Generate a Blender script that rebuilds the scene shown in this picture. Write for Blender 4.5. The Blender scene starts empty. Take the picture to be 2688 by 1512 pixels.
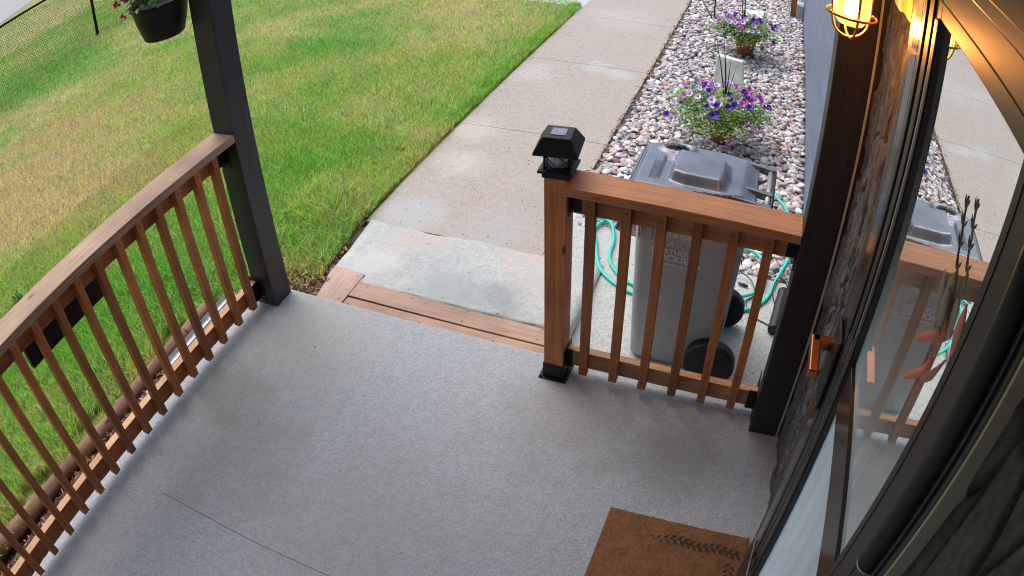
import bpy, bmesh, math, random
import numpy as np
from mathutils import Vector, Matrix
random.seed(7); rng = np.random.default_rng(7)
PI = math.pi
sc = bpy.context.scene

# ------------------------------------------------------------------ camera
CAM = (2.38375, -2.16198, 2.38314)
R = ((0.932254070906099, -0.20757981626472918, 0.2963325280128851),
     (0.360800758582145, 0.5943438428513231, -0.7187337539529297),
     (-0.026928792872217267, 0.776959468919855, 0.6289744221907773))
cd = bpy.data.cameras.new('camera')
cam = bpy.data.objects.new('camera', cd); sc.collection.objects.link(cam)
m = Matrix(R).to_4x4(); m.translation = Vector(CAM); cam.matrix_world = m
cd.type = 'PANO'; cd.panorama_type = 'FISHEYE_LENS_POLYNOMIAL'
cd.sensor_fit = 'HORIZONTAL'; cd.sensor_width = 36.0; cd.sensor_height = 20.25
cd.fisheye_fov = 3.1
cd.fisheye_polynomial_k0 = 0.0
cd.fisheye_polynomial_k1 = -3.86929610e-02
cd.fisheye_polynomial_k2 = -1.13126043e-05
cd.fisheye_polynomial_k3 = -6.09964869e-06
cd.fisheye_polynomial_k4 = -9.29905303e-08
cd.clip_start = 0.01; cd.clip_end = 500
sc.camera = cam

# ------------------------------------------------------------------ sky, sun, exposure
w = bpy.data.worlds.new('World'); sc.world = w; w.use_nodes = True
nt = w.node_tree; nt.nodes.clear()
sky = nt.nodes.new('ShaderNodeTexSky'); sky.sky_type = 'NISHITA'; sky.sun_disc = False
SUN_EL, SUN_AZ = math.radians(60), math.radians(-60)
sky.sun_elevation = SUN_EL; sky.sun_rotation = SUN_AZ
sky.dust_density = 4.0; sky.air_density = 1.0; sky.ozone_density = 1.5
bgn = nt.nodes.new('ShaderNodeBackground'); bgn.inputs[1].default_value = 0.14
out = nt.nodes.new('ShaderNodeOutputWorld')
nt.links.new(sky.outputs[0], bgn.inputs[0]); nt.links.new(bgn.outputs[0], out.inputs[0])
sl = bpy.data.lights.new('sun', 'SUN'); sl.energy = 1.25; sl.angle = math.radians(75); sl.color = (1.0, 0.975, 0.94)
so = bpy.data.objects.new('sun', sl); sc.collection.objects.link(so)
sdir = Vector((math.sin(SUN_AZ) * math.cos(SUN_EL), math.cos(SUN_AZ) * math.cos(SUN_EL), math.sin(SUN_EL)))
so.rotation_euler = sdir.to_track_quat('Z', 'Y').to_euler()
sc.view_settings.view_transform = 'Standard'; sc.view_settings.look = 'None'
sc.view_settings.exposure = 0.66; sc.view_settings.gamma = 1.0
sc.cycles.use_adaptive_sampling = True; sc.cycles.adaptive_threshold = 0.006
sc.cycles.max_bounces = 8; sc.cycles.diffuse_bounces = 4; sc.cycles.glossy_bounces = 4
sc.cycles.transparent_max_bounces = 16; sc.cycles.sample_clamp_indirect = 6.0
sc.cycles.use_denoising = True; sc.cycles.denoising_input_passes = 'RGB_ALBEDO_NORMAL'; sc.cycles.denoising_prefilter = 'ACCURATE'; sc.cycles.pixel_filter_type = 'BLACKMAN_HARRIS'; sc.cycles.filter_width = 1.05

# ------------------------------------------------------------------ materials
def newmat(name):
    m = bpy.data.materials.new(name); m.use_nodes = True
    nt = m.node_tree; b = nt.nodes['Principled BSDF']
    return m, nt, b
def nod(nt, t, **k):
    n = nt.nodes.new('ShaderNode' + t)
    for a, v in k.items(): setattr(n, a, v)
    return n
def ramp(nt, fac, stops):
    r = nod(nt, 'ValToRGB'); e = r.color_ramp.elements
    while len(e) < len(stops): e.new(0.5)
    for el, (p, c) in zip(e, stops): el.position = p; el.color = (*c, 1)
    nt.links.new(fac, r.inputs[0]); return r.outputs[0]
def coords(nt, scale=(1, 1, 1), kind='Object'):
    tc = nod(nt, 'TexCoord'); mp = nod(nt, 'Mapping'); mp.inputs['Scale'].default_value = scale
    nt.links.new(tc.outputs[kind], mp.inputs[0]); return mp.outputs[0]
def noise(nt, vec, scale, detail=4, rough=0.55, dist=0.0):
    n = nod(nt, 'TexNoise'); n.inputs['Scale'].default_value = scale; n.inputs['Detail'].default_value = detail
    n.inputs['Roughness'].default_value = rough; n.inputs['Distortion'].default_value = dist
    nt.links.new(vec, n.inputs['Vector']); return n.outputs[0]
def bump(nt, b, h, strength, dist=0.01, prev=None):
    n = nod(nt, 'Bump'); n.inputs['Strength'].default_value = strength; n.inputs['Distance'].default_value = dist
    nt.links.new(h, n.inputs['Height'])
    if prev: nt.links.new(prev, n.inputs['Normal'])
    nt.links.new(n.outputs[0], b.inputs['Normal']); return n.outputs[0]
def mix(nt, fac, a, b, blend='MIX'):
    n = nod(nt, 'MixRGB', blend_type=blend)
    for s, v in ((0, fac), (1, a), (2, b)):
        if isinstance(v, (int, float)): n.inputs[s].default_value = v
        elif isinstance(v, tuple): n.inputs[s].default_value = (*v, 1)
        else: nt.links.new(v, n.inputs[s])
    return n.outputs[0]
def math_(nt, op, a, b=0.0):
    n = nod(nt, 'Math', operation=op)
    for s, v in ((0, a), (1, b)):
        if isinstance(v, (int, float)): n.inputs[s].default_value = v
        else: nt.links.new(v, n.inputs[s])
    return n.outputs[0]
def flat(name, col, rough=0.6, metal=0.0, var=0.15, nscale=12, bumps=0.0, bscale=80, spec=0.5):
    m, nt, b = newmat(name); v = coords(nt)
    n = noise(nt, v, nscale, 5)
    lo = tuple(c * (1 - var) for c in col); hi = tuple(min(1, c * (1 + var)) for c in col)
    nt.links.new(ramp(nt, n, [(0.3, lo), (0.7, hi)]), b.inputs['Base Color'])
    b.inputs['Roughness'].default_value = rough; b.inputs['Metallic'].default_value = metal
    b.inputs['Specular IOR Level'].default_value = spec
    if bumps: bump(nt, b, noise(nt, v, bscale, 3), bumps, 0.004)
    return m
def wood(name, axis, dark, light, knots=True, rough=0.62):
    m, nt, b = newmat(name)
    s = [26.0, 26.0, 26.0]; s['xyz'.index(axis)] = 1.3
    v = coords(nt, tuple(s))
    g = noise(nt, v, 1.0, 6, 0.62, 0.6)
    s2 = [120.0] * 3; s2['xyz'.index(axis)] = 3.0
    v2 = coords(nt, tuple(s2)); g2 = noise(nt, v2, 1.0, 3, 0.6)
    big = noise(nt, coords(nt), 3.0, 3)
    mid = tuple((a + c) / 2 for a, c in zip(dark, light))
    col = ramp(nt, g, [(0.25, dark), (0.5, mid), (0.75, light)])
    col = mix(nt, 0.5, col, ramp(nt, g2, [(0.36, tuple(c * .35 for c in dark)), (0.58, light)]), 'MIX')
    col = mix(nt, 0.45, col, ramp(nt, big, [(0.35, tuple(c * .6 for c in mid)), (0.7, tuple(min(1, c * 1.25) for c in light))]), 'MIX')
    oi = nod(nt, 'ObjectInfo')
    hv = nod(nt, 'HueSaturation'); nt.links.new(col, hv.inputs['Color'])
    nt.links.new(math_(nt, 'ADD', math_(nt, 'MULTIPLY', oi.outputs['Random'], 0.5), 0.72), hv.inputs['Value'])
    col = hv.outputs[0]
    if knots:
        sk = [9.0] * 3; sk['xyz'.index(axis)] = 3.2
        vo = nod(nt, 'TexVoronoi'); vo.inputs['Scale'].default_value = 1.0
        nt.links.new(coords(nt, tuple(sk)), vo.inputs['Vector'])
        k = ramp(nt, vo.outputs['Distance'], [(0.035, (1, 1, 1)), (0.11, (0, 0, 0))])
        col = mix(nt, k, col, tuple(c * .28 for c in dark))
    nt.links.new(col, b.inputs['Base Color']); b.inputs['Roughness'].default_value = rough
    bump(nt, b, g2, 0.6, 0.003)
    return m
CED_D, CED_L = (0.15, 0.045, 0.010), (0.56, 0.200, 0.048)
M = {}
for ax in 'xyz': M['cedar_' + ax] = wood('cedar_' + ax, ax, CED_D, CED_L)
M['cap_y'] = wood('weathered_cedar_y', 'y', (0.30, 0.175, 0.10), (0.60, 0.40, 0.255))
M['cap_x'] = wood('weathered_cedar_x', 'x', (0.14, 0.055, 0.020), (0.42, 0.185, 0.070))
M['pale_x'] = wood('pale_cedar_x', 'x', (0.30, 0.13, 0.05), (0.60, 0.33, 0.15))
M['step_x'] = wood('step_cedar_x', 'x', (0.24, 0.14, 0.09), (0.41, 0.265, 0.18))
M['step_y'] = wood('step_cedar_y', 'y', (0.28, 0.18, 0.14), (0.46, 0.32, 0.26))
M['log'] = wood('peeled_log', 'y', (0.13, 0.07, 0.045), (0.30, 0.18, 0.12), rough=0.85)
M['log_tan'] = wood('peeled_log_tan', 'y', (0.20, 0.11, 0.05), (0.40, 0.25, 0.13), rough=0.85)
def darkpaint(name, col, axis='z'):
    m, nt, b = newmat(name)
    s = [60.0] * 3; s['xyz'.index(axis)] = 1.6
    g = noise(nt, coords(nt, tuple(s)), 1.0, 5, 0.65)
    nt.links.new(ramp(nt, g, [(0.3, tuple(c * .6 for c in col)), (0.72, tuple(c * 1.35 for c in col))]), b.inputs['Base Color'])
    b.inputs['Roughness'].default_value = 0.5; bump(nt, b, g, 0.5, 0.003); return m
M['post'] = darkpaint('charcoal_post_paint', (0.026, 0.028, 0.031))
M['post_brown'] = darkpaint('brown_black_post_paint', (0.019, 0.0125, 0.0105))
M['siding'] = darkpaint('blue_grey_siding_paint', (0.15, 0.19, 0.28), 'y')
M['black_metal'] = flat('black_powder_coat', (0.006, 0.006, 0.007), 0.5, 0.0, 0.2, 20, 0.1, 300, 0.3)
M['frame'] = flat('dark_bronze_aluminium', (0.030, 0.0245, 0.024), 0.42, 0.0, 0.15, 6, 0.0, 90, 0.35)
M['frame_gloss'] = flat('glossy_bronze_aluminium', (0.035, 0.026, 0.022), 0.14, 0.0, 0.2, 6)
M['rubber'] = flat('black_rubber', (0.006, 0.006, 0.007), 0.5)
M['silver'] = flat('bright_aluminium', (0.55, 0.55, 0.56), 0.3, 0.8)
M['beige'] = flat('beige_trim', (0.42, 0.40, 0.29), 0.55, 0, 0.12, 5)
M['door_white'] = flat('pale_blue_white_door_paint', (0.74, 0.84, 0.88), 0.35, 0, 0.03, 3)
M['interior_dark'] = flat('dark_jamb_paint', (0.10, 0.085, 0.07), 0.6)  # even dark brown paint for jamb and sheathing
M['terracotta'] = flat('terracotta', (0.30, 0.085, 0.035), 0.75, 0, 0.3, 14, 0.3, 60)
M['flagstone'] = flat('pale_green_flagstone', (0.62, 0.65, 0.56), 0.8, 0, 0.2, 9, 0.5, 40)
M['bin_grey'] = flat('grey_bin_plastic', (0.38, 0.42, 0.44), 0.45, 0, 0.08, 5, 0.12, 200)
M['bin_lid'] = flat('charcoal_lid_plastic', (0.12, 0.145, 0.19), 0.24, 0, 0.3, 7, 0.2, 60, 0.9)
M['bin_black'] = flat('black_tyre_plastic', (0.012, 0.012, 0.013), 0.5)
M['bar_grey'] = flat('grey_handle_bar', (0.33, 0.34, 0.35), 0.35, 0.3)
M['ink_white'] = flat('white_print', (0.72, 0.72, 0.74), 0.6, 0, 0.1)
M['ink_dark'] = flat('moulded_print', (0.035, 0.045, 0.06), 0.5)
M['hose'] = flat('turquoise_hose', (0.03, 0.55, 0.44), 0.35, 0, 0.15, 9)
M['hose_dark'] = flat('dark_green_hose', (0.02, 0.15, 0.09), 0.4)
M['white_plastic'] = flat('white_plastic', (0.62, 0.63, 0.66), 0.4)
M['leaf'] = flat('petunia_leaf', (0.09, 0.21, 0.035), 0.55, 0, 0.5, 30)
M['leaf_light'] = flat('light_leaf', (0.17, 0.34, 0.05), 0.55, 0, 0.4, 30)
M['spike'] = flat('dracaena_spike', (0.025, 0.05, 0.018), 0.5)
M['petal_purple'] = flat('violet_petal', (0.07, 0.022, 0.27), 0.6, 0, 0.2, 30)
M['petal_magenta'] = flat('magenta_petal', (0.52, 0.08, 0.50), 0.6, 0, 0.2, 30)
M['petal_lilac'] = flat('lilac_petal', (0.66, 0.50, 0.74), 0.6, 0, 0.1, 30)
M['petal_red'] = flat('red_petal', (0.50, 0.03, 0.06), 0.6, 0, 0.3, 30)
M['throat'] = flat('dark_throat', (0.10, 0.01, 0.12), 0.6)
M['salmon'] = flat('salmon_cloth', (0.72, 0.24, 0.18), 0.7, 0, 0.15, 20)
M['salmon_pale'] = flat('pale_pink_cloth', (0.5, 0.30, 0.26), 0.7, 0, 0.2, 20)
M['grey_cloth'] = flat('grey_rose_cloth', (0.34, 0.29, 0.26), 0.7, 0, 0.25, 20)
M['yellow_cloth'] = flat('yellow_cloth', (0.5, 0.42, 0.10), 0.7)
M['brass'] = flat('warm_brass', (0.42, 0.25, 0.10), 0.28, 0.9, 0.15, 20)
M['copper_handle'] = flat('bronze_lever', (0.34, 0.13, 0.055), 0.24, 1.0, 0.2, 20)
M['twig'] = flat('brown_twig', (0.20, 0.15, 0.11), 0.8)
M['slate_dark'] = None

def concrete(name, lo, hi, speck=0.35, pits=True, fine=420, bs=0.25, blot=None, stretch=None):
    m, nt, b = newmat(name); v = coords(nt)
    big = noise(nt, v, 1.7, 5, 0.6, 0.4)
    col = ramp(nt, big, [(0.3, lo), (0.7, hi)])
    fn = noise(nt, v, fine, 2, 0.7)
    mid = tuple((a + c) / 2 for a, c in zip(lo, hi))
    col = mix(nt, speck, col, ramp(nt, fn, [(0.3, tuple(c * .35 for c in mid)), (0.5, mid), (0.72, tuple(min(1, c * 1.7) for c in mid))]))
    fn2 = noise(nt, v, fine * .42, 3, 0.8)
    col = mix(nt, speck * .75, col, ramp(nt, fn2, [(0.34, tuple(c * .45 for c in mid)), (0.5, mid), (0.66, tuple(min(1, c * 1.6) for c in mid))]))
    md = noise(nt, v, 22, 5, 0.7)
    col = mix(nt, 0.25, col, ramp(nt, md, [(0.35, tuple(c * .65 for c in mid)), (0.65, tuple(min(1, c * 1.3) for c in mid))]))
    if blot:
        for (x, y, r, c, f) in blot:
            sx = nod(nt, 'VectorMath', operation='SUBTRACT'); nt.links.new(v, sx.inputs[0]); sx.inputs[1].default_value = (x, y, 0)
            sv = nod(nt, 'VectorMath', operation='MULTIPLY'); nt.links.new(sx.outputs[0], sv.inputs[0]); sv.inputs[1].default_value = (1, 1, 0)
            ln = nod(nt, 'VectorMath', operation='LENGTH'); nt.links.new(sv.outputs[0], ln.inputs[0])
            d = math_(nt, 'DIVIDE', math_(nt, 'ADD', ln.outputs['Value'], math_(nt, 'MULTIPLY', math_(nt, 'SUBTRACT', noise(nt, v, 6, 4), 0.5), r * 1.4)), r)
            f2 = ramp(nt, d, [(0.3, (f, f, f)), (1.0, (0, 0, 0))])
            col = mix(nt, f2, col, c)
    nt.links.new(col, b.inputs['Base Color']); b.inputs['Roughness'].default_value = 0.88
    if pits:
        vo = nod(nt, 'TexVoronoi'); vo.inputs['Scale'].default_value = 7.0
        nt.links.new(coords(nt, (1, 1.5, 1)), vo.inputs['Vector'])
        k = ramp(nt, vo.outputs['Distance'], [(0.03, (1, 1, 1)), (0.07, (0, 0, 0))])
        nt.links.new(mix(nt, k, col, tuple(c * .25 for c in lo)), b.inputs['Base Color'])
    n1 = bump(nt, b, fn, bs, 0.002); bump(nt, b, md, bs * 1.4, 0.006, n1)
    return m
M['porch'] = concrete('porch_concrete', (0.32, 0.35, 0.38), (0.385, 0.415, 0.45), 0.6, False, 190, 0.45,
    blot=[(0.51, -0.9, 0.45, (0.25, 0.23, 0.19), .38), (0.45, -0.2, 0.5, (0.42, 0.40, 0.32), .4), (1.8, -0.2, 0.45, (0.24, 0.23, 0.21), .38),
          (0.25, -0.62, 0.3, (0.20, 0.21, 0.17), .5), (2.3, -0.25, 0.3, (0.2, 0.2, 0.18), .5), (1.2, -1.0, 0.6, (0.30, 0.29, 0.30), .4)])
M['walk'] = concrete('pinkish_walk_concrete', (0.31, 0.27, 0.235), (0.43, 0.385, 0.34), 0.6, True, 170, 0.6,
    blot=[(.75, 4.02, .22, (.42, .45, .44), .6), (1.0, 3.95, .2, (.43, .46, .45), .6), (.3, 1.2, .35, (.40, .41, .41), .8), (.9, 1.2, .3, (.36, .37, .37), .6), (.25, 3.7, .3, (.44, .42, .38), .6), (.2, 2.45, .3, (.5, .46, .4), .6), (1.1, 1.6, .3, (.33, .30, .27), .6), (.35, 1.9, .25, (.50, .47, .43), .6), (.6, 5.7, .6, (.42, .40, .37), .6)])
M['ramp'] = concrete('blue_grey_patch_concrete', (0.31, 0.335, 0.33), (0.49, 0.51, 0.50), 0.35, True, 90, 0.7,
    blot=[(.4, .62, .22, (.50, .50, .50), .8), (.9, .5, .3, (.30, .33, .34), .7), (1.35, .8, .3, (.46, .43, .39), .6), (.5, .98, .3, (.46, .41, .37), .8), (1.2, 1.02, .25, (.46, .40, .35), .8), (1.2, .5, .2, (.22, .24, .25), .6)])
M['pad'] = concrete('pale_pad_concrete', (0.36, 0.38, 0.37), (0.54, 0.55, 0.53), 0.45, True, 160, 1.2)
M['soil'] = concrete('dark_soil', (0.055, 0.032, 0.018), (0.13, 0.085, 0.045), 0.5, False, 120, 0.8)
M['gravelbed'] = concrete('gravel_bed', (0.05, 0.04, 0.035), (0.12, 0.10, 0.09), 0.5, False, 120, 0.8)
M['asphalt'] = concrete('grey_road', (0.25, 0.25, 0.25), (0.36, 0.35, 0.34), 0.5, False, 160, 0.5)
M['far_apron'] = concrete('grey_apron', (0.38, 0.42, 0.42), (0.5, 0.53, 0.52), 0.4, False, 160, 0.5)

def stone_mat():
    m, nt, b = newmat('split_ledge_stone')
    v = coords(nt, (7, 7, 2.0)); g = noise(nt, v, 1.8, 9, 0.7, 1.6)
    v2 = coords(nt, (46, 46, 10)); g2 = noise(nt, v2, 1.0, 8, 0.75, 0.8)
    col = ramp(nt, g, [(0.3, (0.016, 0.017, 0.019)), (0.46, (0.055, 0.056, 0.058)), (0.6, (0.19, 0.15, 0.115)), (0.78, (0.27, 0.25, 0.23))])
    col = mix(nt, 0.55, col, ramp(nt, g2, [(0.36, (0.006, 0.006, 0.006)), (0.5, (0.085, 0.080, 0.075)), (0.68, (0.36, 0.34, 0.32))]))
    nt.links.new(col, b.inputs['Base Color']); b.inputs['Roughness'].default_value = 0.7
    bump(nt, b, g2, 1.0, 0.012); return m
M['stone'] = stone_mat()
def stone_mat2():
    m, nt, b = newmat('olive_ledge_stone')
    g2 = noise(nt, coords(nt, (55, 55, 26)), 1.0, 8, 0.75, .3)
    c = ramp(nt, g2, [(0.3, (0.030, 0.030, 0.026)), (0.5, (0.080, 0.080, 0.070)), (0.7, (0.16, 0.158, 0.14))])
    a = nod(nt, 'Attribute'); a.attribute_name = 'Col'
    nt.links.new(mix(nt, 1.0, c, a.outputs['Color'], 'MULTIPLY'), b.inputs['Base Color'])
    b.inputs['Roughness'].default_value = 0.8; bump(nt, b, g2, 0.9, 0.006); return m
M['stone2'] = stone_mat2()
def attr_mat(name, rough=0.7, trans=False, bumps=0.0, bscale=60):
    m, nt, b = newmat(name); a = nod(nt, 'Attribute'); a.attribute_name = 'Col'
    nt.links.new(a.outputs['Color'], b.inputs['Base Color']); b.inputs['Roughness'].default_value = rough
    if trans:
        t = nod(nt, 'BsdfTranslucent'); mx = nod(nt, 'MixShader'); mx.inputs[0].default_value = 0.3
        hs = nod(nt, 'HueSaturation'); hs.inputs['Value'].default_value = 1.3
        nt.links.new(a.outputs['Color'], hs.inputs['Color']); nt.links.new(hs.outputs[0], t.inputs[0])
        nt.links.new(b.outputs[0], mx.inputs[1]); nt.links.new(t.outputs[0], mx.inputs[2])
        nt.links.new(mx.outputs[0], nt.nodes['Material Output'].inputs[0])
    if bumps:
        n = noise(nt, coords(nt), bscale, 4)
        mm = mix(nt, 0.45, a.outputs['Color'], ramp(nt, n, [(0.3, (0.5, 0.5, 0.5)), (0.7, (1, 1, 1))]), 'MULTIPLY')
        nt.links.new(mm, b.inputs['Base Color']); bump(nt, b, n, bumps, 0.004)
    return m
M['grass'] = attr_mat('grass_blades', 0.55, True)
M['rocks'] = attr_mat('river_rock', 0.55, False, 0.3, 70)
M['chips'] = attr_mat('bark_chips', 0.9)
def glass_mat():
    m, nt, b = newmat('storm_door_glass'); nt.nodes.remove(b)
    g = nod(nt, 'BsdfGlossy'); g.inputs['Roughness'].default_value = 0.0; g.inputs['Color'].default_value = (0.93, 0.96, 0.95, 1)
    t = nod(nt, 'BsdfTransparent'); t.inputs[0].default_value = (0.95, 0.98, 0.98, 1)
    f = nod(nt, 'Fresnel'); f.inputs[0].default_value = 2.3
    mx = nod(nt, 'MixShader'); nt.links.new(f.outputs[0], mx.inputs[0])
    nt.links.new(t.outputs[0], mx.inputs[1]); nt.links.new(g.outputs[0], mx.inputs[2])
    # pale haze painted in for the pane's brightness, stronger towards the door's foot
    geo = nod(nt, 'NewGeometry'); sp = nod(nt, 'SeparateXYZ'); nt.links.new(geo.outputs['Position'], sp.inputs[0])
    pale_haze = ramp(nt, math_(nt, 'DIVIDE', sp.outputs[2], 2.5), [(0.52, (.92,) * 3), (0.58, (.62,) * 3), (0.64, (.36,) * 3), (0.70, (.16,) * 3), (0.80, (.08,) * 3)])
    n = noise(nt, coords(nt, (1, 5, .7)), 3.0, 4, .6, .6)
    pale_haze2 = math_(nt, 'MULTIPLY', pale_haze, ramp(nt, n, [(0.3, (.78,) * 3), (0.7, (1.12,) * 3)]))
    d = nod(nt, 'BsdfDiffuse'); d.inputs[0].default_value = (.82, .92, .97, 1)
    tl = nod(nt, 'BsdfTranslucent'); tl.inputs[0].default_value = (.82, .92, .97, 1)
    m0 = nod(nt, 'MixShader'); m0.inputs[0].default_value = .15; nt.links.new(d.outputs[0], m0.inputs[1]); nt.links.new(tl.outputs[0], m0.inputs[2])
    m2 = nod(nt, 'MixShader'); nt.links.new(pale_haze2, m2.inputs[0]); nt.links.new(mx.outputs[0], m2.inputs[1]); nt.links.new(m0.outputs[0], m2.inputs[2])
    nt.links.new(m2.outputs[0], nt.nodes['Material Output'].inputs[0]); return m
M['glass'] = glass_mat()
def jar_mat(name, col, em):
    m, nt, b = newmat(name); nt.nodes.remove(b)
    v = coords(nt); n = noise(nt, v, 90, 2)
    g = nod(nt, 'BsdfGlossy'); g.inputs['Roughness'].default_value = 0.08
    t = nod(nt, 'BsdfTransparent'); t.inputs[0].default_value = (*col, 1)
    d = nod(nt, 'BsdfTranslucent'); d.inputs[0].default_value = (*col, 1)
    m1 = nod(nt, 'MixShader'); m1.inputs[0].default_value = 0.02 if em else 0.5
    nt.links.new(t.outputs[0], m1.inputs[1]); nt.links.new(d.outputs[0], m1.inputs[2])
    m2 = nod(nt, 'MixShader'); m2.inputs[0].default_value = 0.12
    nt.links.new(m1.outputs[0], m2.inputs[1]); nt.links.new(g.outputs[0], m2.inputs[2])
    bp_ = nod(nt, 'Bump'); bp_.inputs['Strength'].default_value = 0.3; nt.links.new(n, bp_.inputs['Height'])
    nt.links.new(bp_.outputs[0], g.inputs['Normal'])
    last = m2.outputs[0]
    if em:
        e = nod(nt, 'Emission'); e.inputs[0].default_value = (1.0, 0.42, 0.10, 1); e.inputs[1].default_value = em
        ad = nod(nt, 'AddShader'); nt.links.new(last, ad.inputs[0]); nt.links.new(e.outputs[0], ad.inputs[1]); last = ad.outputs[0]
    nt.links.new(last, nt.nodes['Material Output'].inputs[0]); return m
M['jar'] = jar_mat('seeded_lamp_glass', (1.0, 0.80, 0.55), 0.40)
M['clear'] = jar_mat('clear_globe_glass', (0.95, 0.96, 1.0), 0.0)
def emis(name, col, s):
    m, nt, b = newmat(name); nt.nodes.remove(b); e = nod(nt, 'Emission')
    e.inputs[0].default_value = (*col, 1); e.inputs[1].default_value = s
    nt.links.new(e.outputs[0], nt.nodes['Material Output'].inputs[0]); return m
M['bulb'] = emis('lit_bulb', (1.0, 0.58, 0.20), 9)
M['solar'] = flat('solar_cell', (0.22, 0.25, 0.33), 0.22, 0.1, 0.25, 60)
def coir():
    m, nt, b = newmat('coir_mat'); v = coords(nt)
    f = noise(nt, v, 85, 5, 0.9); g = noise(nt, v, 14, 5, 0.7)
    col = mix(nt, 0.5, ramp(nt, f, [(0.3, (0.025, 0.010, 0.004)), (0.52, (0.27, 0.125, 0.05)), (0.72, (0.50, 0.27, 0.13))]),
              ramp(nt, g, [(0.3, (0.09, 0.05, 0.022)), (0.7, (0.36, 0.165, 0.068))]))
    nt.links.new(col, b.inputs['Base Color']); b.inputs['Roughness'].default_value = 0.95
    bump(nt, b, f, 1.0, 0.006); return m
M['coir'] = coir()
M['coir_dark'] = flat('dark_printed_coir', (0.055, 0.036, 0.018), 0.95, 0, 0.6, 200, 1.0, 300)

# ------------------------------------------------------------------ mesh helpers
C = sc.collection
class MB:
    def __init__(s): s.v = []; s.f = []; s.sm = []
    def add(s, vs, fs, smooth=False):
        k = len(s.v); s.v += [tuple(p) for p in vs]
        for f in fs: s.f.append(tuple(i + k for i in f)); s.sm.append(smooth)
        return s
    def box(s, x0, x1, y0, y1, z0, z1):
        x0, x1 = sorted((x0, x1)); y0, y1 = sorted((y0, y1)); z0, z1 = sorted((z0, z1))
        vs = [(x0, y0, z0), (x1, y0, z0), (x1, y1, z0), (x0, y1, z0), (x0, y0, z1), (x1, y0, z1), (x1, y1, z1), (x0, y1, z1)]
        return s.add(vs, [(0, 3, 2, 1), (4, 5, 6, 7), (0, 1, 5, 4), (1, 2, 6, 5), (2, 3, 7, 6), (3, 0, 4, 7)])
    def prism(s, poly, z0, z1):
        n = len(poly)
        a = sum(poly[i][0] * poly[(i + 1) % n][1] - poly[(i + 1) % n][0] * poly[i][1] for i in range(n))
        if a < 0: poly = poly[::-1]
        f0 = z0 if callable(z0) else (lambda x, y: z0); f1 = z1 if callable(z1) else (lambda x, y: z1)
        vs = [(x, y, f0(x, y)) for x, y in poly] + [(x, y, f1(x, y)) for x, y in poly]
        fs = [tuple(range(n - 1, -1, -1)), tuple(range(n, 2 * n))] + [(i, (i + 1) % n, n + (i + 1) % n, n + i) for i in range(n)]
        return s.add(vs, fs)
    def rings(s, rings, cap=True, smooth=True):
        k = len(s.v); n = len(rings[0])
        for r in rings: s.v += [tuple(p) for p in r]
        for j in range(len(rings) - 1):
            for i in range(n):
                a = k + j * n + i; b = k + j * n + (i + 1) % n
                s.f.append((a, b, b + n, a + n)); s.sm.append(smooth)
        if cap:
            s.f.append(tuple(range(k + n - 1, k - 1, -1))); s.sm.append(False)
            k2 = k + (len(rings) - 1) * n; s.f.append(tuple(range(k2, k2 + n))); s.sm.append(False)
        return s
    def lathe(s, c, prof, n=32, cap=True, axis='z'):
        rs = []
        for r, z in prof:
            ring = []
            for i in range(n):
                a = 2 * PI * i / n; p = (r * math.cos(a), r * math.sin(a), z)
                if axis == 'y': p = (p[0], -p[2], p[1])
                if axis == 'x': p = (p[2], p[0], p[1])
                ring.append((c[0] + p[0], c[1] + p[1], c[2] + p[2]))
            rs.append(ring)
        return s.rings(rs, cap)
    def tube(s, pts, r, n=10, closed=False, cap=True):
        pts = [Vector(p) for p in pts]; N = len(pts); rs = []
        up = Vector((0, 0, 1)); prev = None
        for i, p in enumerate(pts):
            if closed: t = pts[(i + 1) % N] - pts[i - 1]
            else: t = pts[min(i + 1, N - 1)] - pts[max(i - 1, 0)]
            t.normalize()
            if prev is None:
                a = t.cross(up)
                if a.length < 1e-3: a = t.cross(Vector((1, 0, 0)))
                a.normalize()
            else:
                a = prev - t * prev.dot(t)
                a.normalize()
            prev = a; b = t.cross(a); rr = r[i] if isinstance(r, (list, tuple)) else r
            rs.append([p + (a * math.cos(2 * PI * k / n) + b * math.sin(2 * PI * k / n)) * rr for k in range(n)])
        if closed: rs.append(rs[0])
        return s.rings(rs, cap and not closed)
    def build(s, name, mat, parent=None, bevel=0.0):
        me = bpy.data.meshes.new(name); o = bpy.data.objects.new(name, me); C.objects.link(o)
        off = Vector((0, 0, 0))
        if parent is not None:
            o.parent = parent; q = parent
            while q is not None: off += q.location; q = q.parent
        me.from_pydata([(x - off.x, y - off.y, z - off.z) for x, y, z in s.v], [], s.f)
        me.polygons.foreach_set('use_smooth', s.sm); me.materials.append(mat); me.update()
        if bevel:
            b = o.modifiers.new('bevel', 'BEVEL'); b.width = bevel; b.segments = 2; b.limit_method = 'ANGLE'; b.harden_normals = False
        return o
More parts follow.
